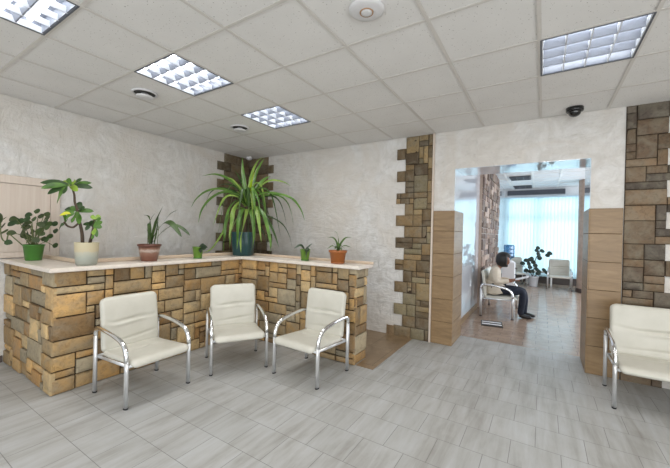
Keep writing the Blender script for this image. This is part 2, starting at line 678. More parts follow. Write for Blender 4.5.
def stones(bm, org, u, nrm, cw, ch, rects, rng, pal, gap=0.006, tmin=0.018, tmax=0.038, ext0=0.0, ext1=0.0, nx=0, rock=0.0065, tclip=None):
    lay = bm.loops.layers.float_color.get('col') or bm.loops.layers.float_color.new('col')
    org, u, nrm = Vector(org), Vector(u), Vector(nrm)
    w_ = Vector((0, 0, 1))
    for (i, j, ww, hh) in rects:
        u0, u1 = i * cw + gap, (i + ww) * cw - gap
        v0, v1 = j * ch + gap, (j + hh) * ch - gap
        t = rng.uniform(tmin, tmax)
        e0 = ext0 and i == 0
        e1 = ext1 and i + ww == nx
        c = rng.choice(pal)
        k = rng.uniform(0.86, 1.12)
        col = srgb(min(255, c[0] * k), min(255, c[1] * k), min(255, c[2] * k))
        if e0:
            t = min(t, 0.03)
            u0 -= ext0 + gap
        if e1:
            u1 += ext1 + gap
        mu = max(2, min(6, int((u1 - u0) / 0.05) + 1))
        mv = max(2, min(4, int((v1 - v0) / 0.05) + 1))
        ins = 0.007
        seed = Vector((rng.uniform(0, 50), rng.uniform(0, 50), 0))
        tx, ty = rng.uniform(-0.005, 0.005), rng.uniform(-0.006, 0.006)
        grid = []
        for b in range(mv + 1):
            row = []
            for a in range(mu + 1):
                fu, fv = a / mu, b / mv
                uu = u0 + ins + (u1 - u0 - 2 * ins) * fu
                vv = v0 + ins + (v1 - v0 - 2 * ins) * fv
                edge = a in (0, mu) or b in (0, mv)
                nz = noise.noise(seed + Vector((uu * 14, vv * 14, 0))) * rock * (0.6 if edge else 1.7)
                d = t + nz + tx * (fu - 0.5) + ty * (fv - 0.5) - (0.003 if edge else 0)
                ju = rng.uniform(-0.0025, 0.0025) if edge else 0
                row.append(bm.verts.new(org + u * (uu + ju) + w_ * (vv + ju) + nrm * d))
            grid.append(row)
        fs = []
        flip = u.cross(w_).dot(nrm) < 0

        def face(vs4):
            f = bm.faces.new(list(reversed(vs4)) if flip else vs4)
            f.material_index = 0
            fs.append(f)
        for b in range(mv):
            for a in range(mu):
                face([grid[b][a], grid[b][a + 1], grid[b + 1][a + 1], grid[b + 1][a]])
                fs[-1].smooth = True
        per = [grid[0][a] for a in range(mu)] + [grid[b][mu] for b in range(mv)] + \
              [grid[mv][a] for a in range(mu, 0, -1)] + [grid[b][0] for b in range(mv, 0, -1)]
        peruv = [(a / mu, 0) for a in range(mu)] + [(1, b / mv) for b in range(mv)] + \
                [(a / mu, 1) for a in range(mu, 0, -1)] + [(0, b / mv) for b in range(mv, 0, -1)]
        base = [bm.verts.new(org + u * (u0 + (u1 - u0) * fu) + w_ * (v0 + (v1 - v0) * fv) + nrm * (-0.002)) for fu, fv in peruv]
        mid = [bm.verts.new(org + u * (u0 + (u1 - u0) * fu) + w_ * (v0 + (v1 - v0) * fv) + nrm * (t - 0.008)) for fu, fv in peruv]
        n_ = len(per)
        for k2 in range(n_):
            q = (k2 + 1) % n_
            face([mid[k2], mid[q], per[q], per[k2]])
            face([base[k2], base[q], mid[q], mid[k2]])
        for f in fs:
            for lp in f.loops:
                lp[lay] = col


# ------------------------------------------------------------------ the setting
H = 2.81
YB, YJ = 2.38, 2.93          # front and rear faces of the back wall
XL = -4.15
OX0, OX1, OZ = -0.335, 1.075, 2.315   # doorway opening
XR, YR = 4.4, -6.3

bm = nb(XL - 0.2, XR, YR, YB, -0.1, 0.0)
struct('floor', bm, 'floor')
bm = nb(OX0, OX1, YB, YJ, -0.1, 0.0)
struct('floor_threshold', bm, 'floor')
bm = nb(-0.6, 3.2, YJ, 10.4, -0.1, 0.0)
struct('floor_hall', bm, 'floor_tan')
bm = nb(XL, -0.845, 1.36, YB, 0.0, 0.004)
box(bm, -1.05, -0.845, 1.107, 1.36, 0.0, 0.004)
struct('floor_desk', bm, 'floor_brown')

# walls
struct('wall_left', nb(XL - 0.2, XL, YR, YB + 0.2, 0, H + 0.1), 'plaster')
bm = nb(XL, OX0, YB, YJ, 0, H + 0.1)
box(bm, OX1, XR, YB, YJ, 0, H + 0.1)
box(bm, OX0, OX1, YB, YJ, OZ, H + 0.1)
struct('wall_back', bm, 'plaster')
# glossy white lining of the doorway (jambs above the tiles and the head)
bm = nb(OX0, OX0 + 0.006, YB + 0.002, YJ, 1.77, OZ - 0.006)
box(bm, OX1 - 0.006, OX1, YB + 0.002, YJ, 1.77, OZ - 0.006)
box(bm, OX0, OX1, YB + 0.002, YJ, OZ - 0.006, OZ)
struct('trim_1', bm, 'gloss')

# travertine wainscot panels round the jambs, courses 0.3 m high
def wainscot(x0, x1, side, name):
    bm = bmesh.new()
    z = 0.0
    for k in range(6):
        z1 = min(z + 0.3, 1.77)
        box(bm, x0, x1, YB - 0.012, YB, z + 0.0025, z1 - 0.0025, 0, 0.002, 1)
        if side > 0:
            box(bm, x1, x1 + 0.012, YB - 0.012, YJ, z + 0.0025, z1 - 0.0025, 0, 0.002, 1)
        else:
            box(bm, x0 - 0.012, x0, YB - 0.012, YJ, z + 0.0025, z1 - 0.0025, 0, 0.002, 1)
        z = z1
    if side > 0:
        box(bm, x0 + 0.002, x1, YB - 0.008, YB, 0, 1.768, 1)
        box(bm, x1, x1 + 0.008, YB - 0.008, YJ, 0, 1.768, 1)
    else:
        box(bm, x0, x1 - 0.002, YB - 0.008, YB, 0, 1.768, 1)
        box(bm, x0 - 0.008, x0, YB - 0.008, YJ, 0, 1.768, 1)
    struct(name, bm, ['travertine', 'grout'])


wainscot(-0.597, OX0, 1, 'trim_2')
wainscot(OX1, 1.345, -1, 'trim_3')
struct('trim_4', nb(-0.622, -0.598, YB - 0.035, YB, 0, H, 0, 0.004, 1), 'beech')

# stone columns on the walls
rng = random.Random(11)
TR = 0.1563
bm = bmesh.new()
bm.loops.layers.float_color.new('col')
# middle column: 1 tooth column + 5 columns
NYC = 36
okc = lambda i, j: (i >= 2) or ((j // 2) % 2 == 0)
rc = ashlar(8, NYC, rng, okc, 4, 3, (4, 5, 1))

stones(bm, (-1.132, YB - 0.004, -0.004), (1, 0, 0), (0, -1, 0), 0.0638, TR / 2, rc, rng, PAL_COL, 0.0035, 0.010, 0.026)
box(bm, -1.0, -0.625, YB - 0.008, YB, 0, H, 1)
for k in range(9):
    box(bm, -1.13, -1.0, YB - 0.008, YB, 2 * k * TR, (2 * k + 1) * TR - 0.006, 1)
struct('trim_5', bm, ['stone_col', 'mortar'])
# right column
rng = random.Random(23)
bm = bmesh.new()
bm.loops.layers.float_color.new('col')
okr = lambda i, j: (i < 4) or ((j // 2) % 2 == 1)
rr = ashlar(6, NYC, rng, okr, 4, 3, (5, 5, 1))
stones(bm, (1.352, YB - 0.004, -0.004), (1, 0, 0), (0, -1, 0), 0.079, TR / 2, rr, rng, PAL_RIGHT, 0.0035, 0.010, 0.026)
box(bm, 1.350, 1.665, YB - 0.008, YB, 0, H, 1)
for k in range(9):
    box(bm, 1.665, 1.82, YB - 0.008, YB, (2 * k + 1) * TR, (2 * k + 2) * TR - 0.006, 1)
struct('trim_6', bm, ['stone_col', 'mortar'])
# corner column on both walls, long brown stones darkened to carry the corner's dim light
rng = random.Random(5)
bm = bmesh.new()
bm.loops.layers.float_color.new('col')
okr = lambda i, j: (i < 4) or (j % 2 == 0)
r1 = ashlar(5, 18, rng, okr, 4, 1, (1,))
stones(bm, (XL + 0.004, YB - 0.004, -0.004), (1, 0, 0), (0, -1, 0), 0.128, TR, r1, rng, PAL_CORNER_DIM, 0.003, 0.010, 0.026)
r2 = ashlar(5, 18, rng, okr, 4, 1, (1,))
stones(bm, (XL + 0.004, YB - 0.004, -0.004), (0, -1, 0), (1, 0, 0), 0.146, TR, r2, rng, PAL_CORNER_DIM, 0.003, 0.010, 0.026)
box(bm, XL, XL + 0.51, YB - 0.008, YB, 0, H, 1)
box(bm, XL, XL + 0.008, YB - 0.584, YB, 0, H, 1)
struct('trim_7', bm, ['stone_col', 'mortar'])

# brown skirting tile beside the middle column
bm = nb(-1.235, -1.085, YB - 0.012, YB, 0.004, 0.135)
struct('baseboard_back', bm, 'floor_brown')
bm = nb(XL, XL + 0.012, YR, -1.0, 0, 0.07)
struct('baseboard_left', bm, 'skirt')

# ceiling: recessed tiles, T bars, light cells left open
G = 0.6
LIGHT_CELLS = [(-4, -3), (-4, -1), (-4, 1), (1, 1)]     # (i, j): cell spans i..i+1, j..j+1
HIDDEN_CELLS = [(1, -1), (1, -3), (6, 1), (6, -1), (-4, -5), (1, -5), (6, -3)]
ALLC = set(LIGHT_CELLS + HIDDEN_CELLS)
bm = bmesh.new()
for i in range(-8, 8):
    for j in range(-11, 5):
        if (i, j) in ALLC:
            continue
        x0, x1 = max(i * G, XL), min((i + 1) * G, XR)
        y0, y1 = max(j * G, YR), min((j + 1) * G, YB)
        if x1 - x0 < 0.01 or y1 - y0 < 0.01:
            continue
        box(bm, x0, x1, y0, y1, H + 0.007, H + 0.02, 0)
for i in range(-7, 8):
    x = i * G
    if XL < x < XR:
        box(bm, x - 0.012, x + 0.012, YR, YB, H, H + 0.004, 1)
        box(bm, x - 0.003, x + 0.003, YR, YB, H + 0.004, H + 0.03, 1)
for j in range(-10, 4):
    y = j * G
    box(bm, XL, XR, y - 0.012, y + 0.012, H + 0.0005, H + 0.0045, 1)
    box(bm, XL, XR, y - 0.003, y + 0.003, H + 0.0045, H + 0.03, 1)
box(bm, XL, XL + 0.02, YR, YB, H - 0.002, H + 0.003, 1)
box(bm, XL, XR, YB - 0.02, YB, H - 0.002, H + 0.003, 1)
box(bm, XL - 0.2, XR, YR, YB + 0.2, H + 0.17, H + 0.2, 1)
struct('ceiling', bm, ['ceil', 'tbar'])

# ------------------------------------------------------------------ the waiting hall behind the doorway
HX = -0.45
HH = 3.0
YW = 10.2
struct('wall_hall_left', nb(HX - 0.2, HX, YJ, YW + 0.2, 0, HH + 0.1), 'gloss')
struct('wall_hall_right', nb(3.2, 3.4, YJ, YW + 0.2, 0, HH + 0.1), 'hall_wall')
bm = nb(XR - 0.0, XR + 0.2, YR, YJ, 0, H + 0.2)
struct('wall_right', bm, 'plaster')
bm = nb(HX, -0.62 + 0.17, YW, YW + 0.2, 0, HH)
box(bm, 2.6, 3.2, YW, YW + 0.2, 0, HH)
box(bm, HX, 3.2, YW, YW + 0.2, 2.74, HH + 0.1)
box(bm, HX, 3.2, YW, YW + 0.2, 0, 0.28)
struct('wall_hall_back', bm, 'hall_wall')
bm = nb(HX, HX + 0.012, YJ, 5.1, 0, 0.09)
struct('baseboard_hall_left', bm, 'travertine')
bm = nb(HX, 3.2, YW - 0.02, YW, 0, 0.24)
struct('baseboard_hall_back', bm, 'skirt')
# hall ceiling with grid
bm = nb(HX, 3.2, YJ, YW, HH + 0.006, HH + 0.06, 0)
for k in range(0, 6):
    x = -0.2 + 0.6 * k
    box(bm, x - 0.02, x + 0.02, YJ, YW, HH - 0.002, HH + 0.006, 1)
for k in range(0, 12):
    y = 3.2 + 0.6 * k
    box(bm, HX, 3.2, y - 0.012, y + 0.012, HH - 0.001, HH + 0.006, 1)
struct('ceiling_hall', bm, ['hall_wall', 'white'])
# hall stone wall facing
rng = random.Random(31)
bm = bmesh.new()
bm.loops.layers.float_color.new('col')
nxh, nyh = 15, 26
rh_ = ashlar(nxh, nyh, rng, lambda i, j: True, 2, 2, (2, 1))
stones(bm, (HX + 0.05, 5.15, 0.0), (0, 1, 0), (1, 0, 0), 0.192, HH / nyh, rh_, rng, PAL_HALL, 0.006, 0.012, 0.04, rock=0.003)
box(bm, HX, HX + 0.05, 5.15, 8.03, 0, HH, 1)

struct('trim_8', bm, ['stone_hall', 'column'])
# window: frame with mullion and transom, panes, vertical blinds
wx0, wx1, wz0, wz1 = -0.42, 2.58, 0.30, 2.72
bm = nb(wx0, wx1, YW + 0.06, YW + 0.12, wz0, wz0 + 0.06)
box(bm, wx0, wx1, YW + 0.06, YW + 0.12, wz1 - 0.06, wz1)
for x in (wx0, 0.46, 1.50, wx1 - 0.06):
    box(bm, x, x + 0.07, YW + 0.06, YW + 0.12, wz0, wz1)
box(bm, wx0, wx1, YW + 0.06, YW + 0.12, 2.04, 2.11)
win = struct('window_1', bm, 'frame_white')
struct('pane', nb(wx0, wx1, YW + 0.085, YW + 0.09, wz0, wz1), 'glass', parent=win)
bm = bmesh.new()
bl_x = -0.44
k = 0
while bl_x < 2.62:
    a = math.radians(24)
    c, s = math.cos(a) * 0.060, math.sin(a) * 0.060
    y = YW - 0.06
    p = [(bl_x - c, y - s), (bl_x, y - 0.004), (bl_x + c, y + s)]
    rows = []
    for z in (0.22, 2.70):
        rows.append([bm.verts.new((q[0], q[1], z)) for q in p])
    for a2 in range(2):
        bm.faces.new((rows[0][a2], rows[0][a2 + 1], rows[1][a2 + 1], rows[1][a2]))
    bl_x += 0.089
vb = thing('vertical_blind', 'pale cyan vertical blinds covering the whole hall window', 'blinds', (0, 0, 0))
link('slats', bm, 'blind', vb)
link('head_rail', nb(-0.45, 2.65, YW - 0.09, YW - 0.03, 2.70, 2.735), 'frame_white', vb)
# dark slatted strip above the window, and louvred panels in the hall ceiling
bm = nb(-0.36, 1.21, YW - 0.05, YW, 2.80, 2.95)
for k in range(5):
    box(bm, -0.35, 1.20, YW - 0.062, YW - 0.05, 2.812 + k * 0.027, 2.824 + k * 0.027)
tag(link('slatted_strip', bm, 'grille'), 'long dark grey slatted strip above the hall window blinds', 'grille')
vt = thing('ceiling_vent', 'dark louvred panel in the hall ceiling, nearer of the two', 'vent', (0.12, 7.85, HH - 0.012), 0, 'louvred panels in the hall ceiling')
bm = nb(-0.24, 0.24, -0.30, 0.30, 0.0, 0.012)
link('panel', bm, 'grey_gap', vt)
bm = bmesh.new()
for k in range(7):
    box(bm, -0.235, 0.235, -0.285 + k * 0.092, -0.265 + k * 0.092, -0.012, 0.0)
for k in range(4):
    box(bm, -0.235 + k * 0.15, -0.22 + k * 0.15, -0.29, 0.29, -0.012, 0.0)
link('louvre', bm, 'grille', vt)
dup(vt, (0.10, 9.65, HH - 0.012), 0, 'dark louvred panel in the hall ceiling, farther one close to the window')
# round column at the hall's right
bm = lathe(bmesh.new(), [(0.27, 0), (0.27, HH)], 32)
struct('trim_9', bm, 'column', smooth=False)
bpy.data.objects['trim_9'].location = (1.72, 8.95, 0)
bm = lathe(bmesh.new(), [(0.29, 0), (0.29, 0.10), (0.27, 0.11)], 32)
o = struct('trim_10', bm, 'skirt')
o.location = (1.72, 8.95, 0)

# ------------------------------------------------------------------ beige framed panel on the left wall
pn = thing('wall_hatch', 'pale beech framed hatch panel on the left plaster wall', 'hatch', (XL, -1.2, 1.10))
bm = bmesh.new()
y0, y1, z1 = -0.75, 0.66, 0.875
box(bm, 0, 0.035, y1 - 0.085, y1, 0.0, z1, 0, 0.004, 1)
box(bm, 0, 0.035, y0, y0 + 0.085, 0.0, z1, 0, 0.004, 1)
box(bm, 0, 0.035, y0 + 0.085, y1 - 0.085, z1 - 0.085, z1, 0, 0.004, 1)
box(bm, 0, 0.035, y0 + 0.085, y1 - 0.085, 0.0, 0.06, 0, 0.004, 1)
link('frame', bm, 'beech', pn)
bm = nb(0, 0.016, y0 + 0.088, y1 - 0.088, 0.062, z1 - 0.088)
link('panel', bm, 'beech', pn)

# ------------------------------------------------------------------ reception counter
CH = 1.055
FX, FY0, FY1, FX1 = -2.865, -0.965, 1.105, -1.075
rng = random.Random(77)
ch = CH / 16
ct = thing('stone_counter', 'waist-high counter wall of tan split-face stone blocks in the room corner', 'counter', (0, 0, 0))
bm = bmesh.new()
bm.loops.layers.float_color.new('col')
# long face (+X), seen from the front
n1 = 28
L1 = FY1 - FY0
r = ashlar(n1, 16, rng, lambda i, j: True, 5, 3, (4, 6, 2))
stones(bm, (FX, FY0, 0), (0, 1, 0), (1, 0, 0), L1 / n1, ch, r, rng, PAL_TAN, ext0=0.02, nx=n1)
# left end face (-Y)
n2 = 17
L2 = FX - XL
r = ashlar(n2, 16, rng, lambda i, j: True, 5, 3, (4, 6, 2))
stones(bm, (XL + 0.004, FY0, 0), (1, 0, 0), (0, -1, 0), L2 / n2, ch, r, rng, PAL_TAN, ext1=0.02, nx=n2)
# inner arm face (-Y)
n3 = 24
L3 = FX1 - FX
r = ashlar(n3, 16, rng, lambda i, j: True, 5, 3, (4, 6, 2))
stones(bm, (FX, FY1, 0), (1, 0, 0), (0, -1, 0), L3 / n3, ch, r, rng, PAL_TAN, ext1=0.02, nx=n3)
# free end (+X)
r = ashlar(3, 10, rng, lambda i, j: True, 3, 2, (3, 1))
stones(bm, (FX1, FY1, 0), (0, 1, 0), (1, 0, 0), 0.255 / 3, CH / 10, r, rng, PAL_TAN, ext0=0.02, nx=3)
link('stone_facing', bm, 'stone', ct)
bm = nb(XL + 0.002, FX, FY0, FY0 + 0.24, 0, CH)
box(bm, FX - 0.24, FX, FY0 + 0.24, FY1 + 0.25, 0, CH)
box(bm, FX, FX1, FY1, FY1 + 0.25, 0, CH)
link('core', bm, 'mortar', ct)

cp_ = thing('countertop', 'pale speckled countertop running along the stone counter', 'countertop', (0, 0, 0))
SX, SY0, SY1, SXE = -2.79, -1.03, 1.03, -0.995
IX, IY0, IY1 = -3.125, -0.715, 1.37
poly = [(XL, SY0), (SX, SY0), (SX, SY1), (SXE, SY1), (SXE, IY1), (IX, IY1), (IX, IY0), (XL, IY0)]
bm = bmesh.new()
vb_ = [bm.verts.new((x, y, CH)) for x, y in poly]
f = bm.faces.new(vb_)
ex = bmesh.ops.extrude_face_region(bm, geom=[f])
for v in ex['geom']:
    if isinstance(v, bmesh.types.BMVert):
        v.co.z += 0.036
bmesh.ops.recalc_face_normals(bm, faces=bm.faces)
es = [e for e in bm.edges if not (abs(e.verts[0].co.x - e.verts[1].co.x) < 1e-6 and abs(e.verts[0].co.y - e.verts[1].co.y) < 1e-6)]
bmesh.ops.bevel(bm, geom=es, offset=0.008, segments=2, affect='EDGES')
link('slab', bm, 'slab', cp_)
bm = nb(XL, IX, IY0 - 0.002, IY0 + 0.022, CH + 0.036, CH + 0.075, 0, 0.004, 1)
box(bm, IX - 0.02, IX + 0.004, IY0 + 0.022, IY1, CH + 0.036, CH + 0.075, 0, 0.004, 1)
box(bm, IX + 0.004, SXE + 0.01, IY1 - 0.024, IY1, CH + 0.036, CH + 0.066, 0, 0.004, 1)
tag(link('upstand', bm, 'upstand', cp_), 'raised beige rear lip')
ZT = CH + 0.036

# ------------------------------------------------------------------ ceiling lights
def make_light():
    t = thing('ceiling_light', 'x', 'ceiling light', (0, 0, H), 0, 'square louvred ceiling lights')
    a = 0.288
    bm = nb(-a, a, -a, a, 0.10, 0.105)
    for s in (-1, 1):
        box(bm, s * a - 0.003, s * a + 0.003, -a, a, 0.0, 0.105)
        box(bm, -a, a, s * a - 0.003, s * a + 0.003, 0.0, 0.105)
    tag(link('housing', bm, 'reflector', t), None)
    for k in range(4):
        y = -0.2115 + 0.141 * k
        link('tube', tube(bmesh.new(), [(-0.275, y, 0.062), (0.275, y, 0.062)], 0.016, None, 10), 'tube', t)

    def wedge(along_x, c, w, z0, z1, wb, name, mat):
        bm = bmesh.new()
        sec = [(-w, z1), (w, z1), (wb, z0), (-wb, z0)]
        if along_x:
            ra = [bm.verts.new((-0.286, c + q[0], q[1])) for q in sec]
            rb = [bm.verts.new((0.286, c + q[0], q[1])) for q in sec]
        else:
            ra = [bm.verts.new((c + q[0], -0.286, q[1])) for q in sec]
            rb = [bm.verts.new((c + q[0], 0.286, q[1])) for q in sec]
        for q in range(4):
            bm.faces.new((ra[q], ra[(q + 1) % 4], rb[(q + 1) % 4], rb[q]))
        bm.faces.new(ra[::-1])
        bm.faces.new(rb)
        bmesh.ops.recalc_face_normals(bm, faces=bm.faces)
        link(name, bm, mat, t)
    for k in range(5):
        wedge(True, -0.282 + 0.141 * k, 0.030 if 0 < k < 4 else 0.006, 0.002, 0.066, 0.004, 'reflector', 'reflector')
    for k in range(5):
        wedge(False, -0.282 + 0.141 * k, 0.007, 0.0, 0.040, 0.0035, 'cross_blade', 'louvre')
    bm = bmesh.new()
    for sg in (-1, 1):
        box(bm, sg * 0.292 - 0.004, sg * 0.292 + 0.004, -0.296, 0.296, -0.003, 0.006)
        box(bm, -0.288, 0.288, sg * 0.292 - 0.004, sg * 0.292 + 0.004, -0.003, 0.006)
    link('frame', bm, 'grille', t)
    return t


proto = make_light()
LL = ['bright louvred ceiling light cut off by the upper left picture edge',
      'bright louvred ceiling light second from the left, beside a round vent',
      'smallest bright louvred ceiling light, nearest the corner stone column',
      'louvred ceiling light with grey cells, over the doorway side of the room']
for q, (i, j) in enumerate(LIGHT_CELLS):
    loc = ((i + 0.5) * G, (j + 0.5) * G, H)
    if q == 0:
        proto.location = loc
        proto['label'] = LL[0]
    else:
        dup(proto, loc, 0, LL[q])
for (i, j) in LIGHT_CELLS + HIDDEN_CELLS:
    area('lamp_light', ((i + 0.5) * G, (j + 0.5) * G, H - 0.012), (0, 0, 0), 0.56, 0.56, LAMP_POWER, (1.0, 0.975, 0.94))

# round vents, alarm, dome camera
def make_vent():
    t = thing('ceiling_vent', 'round white ceiling vent beside the second louvred light', 'vent', (-2.78, -0.30, H), 0, 'round ceiling vents')
    link('collar', lathe(bmesh.new(), [(0.118, 0.004), (0.122, -0.004), (0.110, -0.012), (0.098, -0.010), (0.097, 0.002)], 36, cap=False), 'white_plastic', t, True)
    link('throat', lathe(bmesh.new(), [(0.099, -0.002), (0.03, -0.004)], 36), 'grey_gap', t, True)
    link('disc', lathe(bmesh.new(), [(0.03, -0.003), (0.05, -0.026), (0.080, -0.034), (0.082, -0.039), (0.06, -0.046), (0.02, -0.048)], 36), 'white_plastic', t, True)
    return t


vp = make_vent()
dup(vp, (-2.775, 0.93, H), 0, 'round white ceiling vent beside the smallest far louvred light')
t = thing('smoke_alarm', 'round white ceiling alarm with a thin tan ring round its middle', 'alarm', (-0.286, -0.29, H))
link('base', lathe(bmesh.new(), [(0.100, 0.006), (0.108, -0.004), (0.106, -0.010), (0.088, -0.018), (0.045, -0.022)], 40), 'white_plastic', t, True)
link('ring', lathe(bmesh.new(), [(0.043, -0.0215), (0.042, -0.025), (0.036, -0.0255), (0.034, -0.023)], 32, cap=True), 'tan_ring', t, True)
link('button', lathe(bmesh.new(), [(0.0335, -0.022), (0.033, -0.027), (0.02, -0.029)], 32), 'white_plastic', t, True)
t = thing('security_camera', 'black dome security camera on the ceiling above the doorway', 'camera', (0.905, 2.19, H))
link('base', lathe(bmesh.new(), [(0.078, 0.006), (0.078, -0.028), (0.070, -0.036)], 32), 'black', t, True)
link('dome', lathe(bmesh.new(), [(0.060 * math.cos(a * PI / 16), -0.034 - 0.055 * math.sin(a * PI / 16)) for a in range(0, 8)], 32), 'dome', t, True)
t = thing('motion_sensor', 'tiny white sensor on the ceiling in front of the corner stone column', 'sensor', (-4.0, 2.24, H))
link('body', lathe(bmesh.new(), [(0.06, 0.004), (0.06, -0.018), (0.045, -0.04), (0.02, -0.052)], 24), 'white_plastic', t, True)


# ------------------------------------------------------------------ chairs
def cushion(w, prof, thick, dents, nx=30, r=0.045, back=0.35):
    """upholstered slab of width w along a profile in the YZ plane; prof = list of (y, z)."""
    pts = catmull([(0, y, z) for y, z in prof], 8)
    L = [0.0]
    for a, b in zip(pts, pts[1:]):
        L.append(L[-1] + (b - a).length)
    tot = L[-1]

    def at(s):
        s = max(0, min(tot, s))
        for k in range(len(L) - 1):
            if s <= L[k + 1] + 1e-9:
                f = (s - L[k]) / max(1e-9, L[k + 1] - L[k])
                p = pts[k].lerp(pts[k + 1], f)
                k0, k1 = max(0, k - 1), min(len(pts) - 1, k + 2)
                tg = (pts[k1] - pts[k0]).normalized()
                return p, tg
        return pts[-1], (pts[-1] - pts[-2]).normalized()

    def spaced(tot_, n):
        e = [0, 0.004, 0.011, 0.02, 0.032]
        inner = [0.032 + (tot_ - 0.064) * k / n for k in range(1, n)]
        return e + inner + [tot_ - x for x in reversed(e)]
    us = [x - w / 2 for x in spaced(w, nx)]
    ss = spaced(tot, max(10, int(tot / 0.011)))
    bm = bmesh.new()
    top, bot = [], []
    for s in ss:
        rt, rb_ = [], []
        for x in us:
            sy = s - tot / 2
            cx = max(-(w / 2 - r), min(w / 2 - r, x))
            cy = max(-(tot / 2 - r), min(tot / 2 - r, sy))
            dx, dy = x - cx, sy - cy
            xx, yy = x, sy
            if abs(dx) > 1e-9 and abs(dy) > 1e-9:
                m = max(abs(dx), abs(dy)) / math.hypot(dx, dy)
                xx, yy = cx + dx * m, cy + dy * m
            e = min(w / 2 - abs(x), tot / 2 - abs(sy))
            q = min(1.0, e / 0.026)
            tt = math.sqrt(max(0, 1 - (1 - q) ** 2))
            p, tg = at(yy + tot / 2)
            nn = Vector((0, -tg.z, tg.y))
            h = thick * tt
            for fn in dents:
                h += fn(xx / (w / 2), s / tot) * tt
            rt.append(bm.verts.new(Vector((xx, p.y, p.z)) + nn * h))
            rb_.append(bm.verts.new(Vector((xx, p.y, p.z)) - nn * (0.012 * tt)))
        top.append(rt)
        bot.append(rb_)
    for a in range(len(ss) - 1):
        for b in range(len(us) - 1):
            bm.faces.new((top[a][b], top[a][b + 1], top[a + 1][b + 1], top[a + 1][b]))
            bm.faces.new((bot[a][b + 1], bot[a][b], bot[a + 1][b], bot[a + 1][b + 1]))
    bmesh.ops.remove_doubles(bm, verts=bm.verts, dist=0.0004)
    # close the rim
    bmesh.ops.holes_fill(bm, edges=[e for e in bm.edges if e.is_boundary], sides=0)
    bmesh.ops.recalc_face_normals(bm, faces=bm.faces)
    return bm


def gauss(v, c, s):
    return math.exp(-((v - c) / s) ** 2)


def make_chair(name, label, cat, width, group=None):
    """faces -Y; leg centres at x = +-width/2, y = +-0.26"""
    t = thing(name, label, cat, (0, 0, 0), 0, group)
    hw = width / 2
    yr, yf = 0.255, -0.255
    for s in (-1, 1):
        x = s * hw
        # rear leg, front leg, chrome arm between their tops
        link('leg', tube(bmesh.new(), [(x, yr, 0.004), (x, yr, 0.30), (x, yr, 0.50)], 0.0215, 0.0155, 14, (1, 0, 0)), 'satin', t)
        link('leg', tube(bmesh.new(), [(x, yf, 0.004), (x, yf, 0.30), (x, yf, 0.37)], 0.0215, 0.0155, 14, (1, 0, 0)), 'satin', t)
        path = fillet([(x, yr, 0.50), (x, yr, 0.568), (x, yr - 0.10, 0.572), (x, -0.02, 0.558), (x, yf + 0.01, 0.505), (x, yf, 0.37)],
                      [0.055, 0.03, 0.08, 0.11], 8)
        link('armrest', tube(bmesh.new(), path, 0.020, 0.0185, 14, (1, 0, 0)), 'chrome', t)
        for y in (yr, yf):
            link('foot_cap', tube(bmesh.new(), [(x, y, 0.0), (x, y, 0.012)], 0.0225, 0.0165, 14, (1, 0, 0)), 'rubber', t)
        # side rail carrying the seat
        bm = tube(bmesh.new(), [(x - s * 0.012, yr, 0.315), (x - s * 0.012, yf, 0.335)], 0.014, 0.008, 10, (1, 0, 0))
        link('side_rail', bm, 'satin', t)
    link('cross_rail', tube(bmesh.new(), [(-hw, yf + 0.0, 0.332), (hw, yf + 0.0, 0.332)], 0.013, 0.008, 10, (0, 1, 0)), 'satin', t)
    link('cross_rail', tube(bmesh.new(), [(-hw, yr, 0.315), (hw, yr, 0.315)], 0.013, 0.008, 10, (0, 1, 0)), 'satin', t)
    w = width - 0.046
    k = w / 0.51
    sw = 0.52 * (0.51 / w) if w > 0.7 else 0.5

    def seat_d(x, s):
        v = 0.006 * gauss(s, 0.5, 0.4) * (1 - x * x)
        v -= 0.006 * gauss(s, 0.60 + 0.06 * math.sin(5 * x * k), 0.05) * gauss(x, 0.1, 0.6)
        v += 0.008 * gauss(s, 0.70 - 0.1 * abs(x), 0.04) * gauss(abs(x), 0.55, 0.3)
        return v
    seat = cushion(w, [(-0.292, 0.318), (-0.283, 0.343), (-0.245, 0.352), (-0.12, 0.346), (0.03, 0.338), (0.16, 0.337), (0.205, 0.352)], 0.030,
                   [seat_d], nx=int(30 * k))
    link('seat', seat, 'leather', t, True)

    def back_d(x, s):
        v = 0.010 * gauss(s, 0.28, 0.22) * (1 - 0.6 * x * x) + 0.010 * gauss(s, 0.80, 0.2) * (1 - 0.6 * x * x)
        cr_ = 0.555 - 0.035 * (x * x) + 0.012 * math.sin(3 * x)
        v -= 0.026 * gauss(s, cr_, 0.022) * (1 / (1 + (abs(x) / 0.5) ** 6))
        v += 0.010 * gauss(s, cr_ - 0.055, 0.03) * (1 / (1 + (abs(x) / 0.5) ** 6))
        v -= 0.012 * gauss(s, 0.20 + 0.05 * x, 0.022) * gauss(x, 0.1, 0.6)
        v -= 0.005 * gauss(s, 0.46 + 0.12 * abs(x), 0.03) * gauss(abs(x), 0.75, 0.2)
        return v
    back = cushion(w, [(0.185, 0.345), (0.206, 0.375), (0.216, 0.45), (0.225, 0.58), (0.240, 0.70), (0.255, 0.795), (0.262, 0.812)], 0.030,
                   [back_d], nx=int(30 * k))
    link('backrest', back, 'leather', t, True)
    bm = nb(-w / 2 + 0.03, w / 2 - 0.03, 0.215, 0.232, 0.33, 0.40, 0, 0.004, 1)
    link('bracket', bm, 'satin', t)
    return t


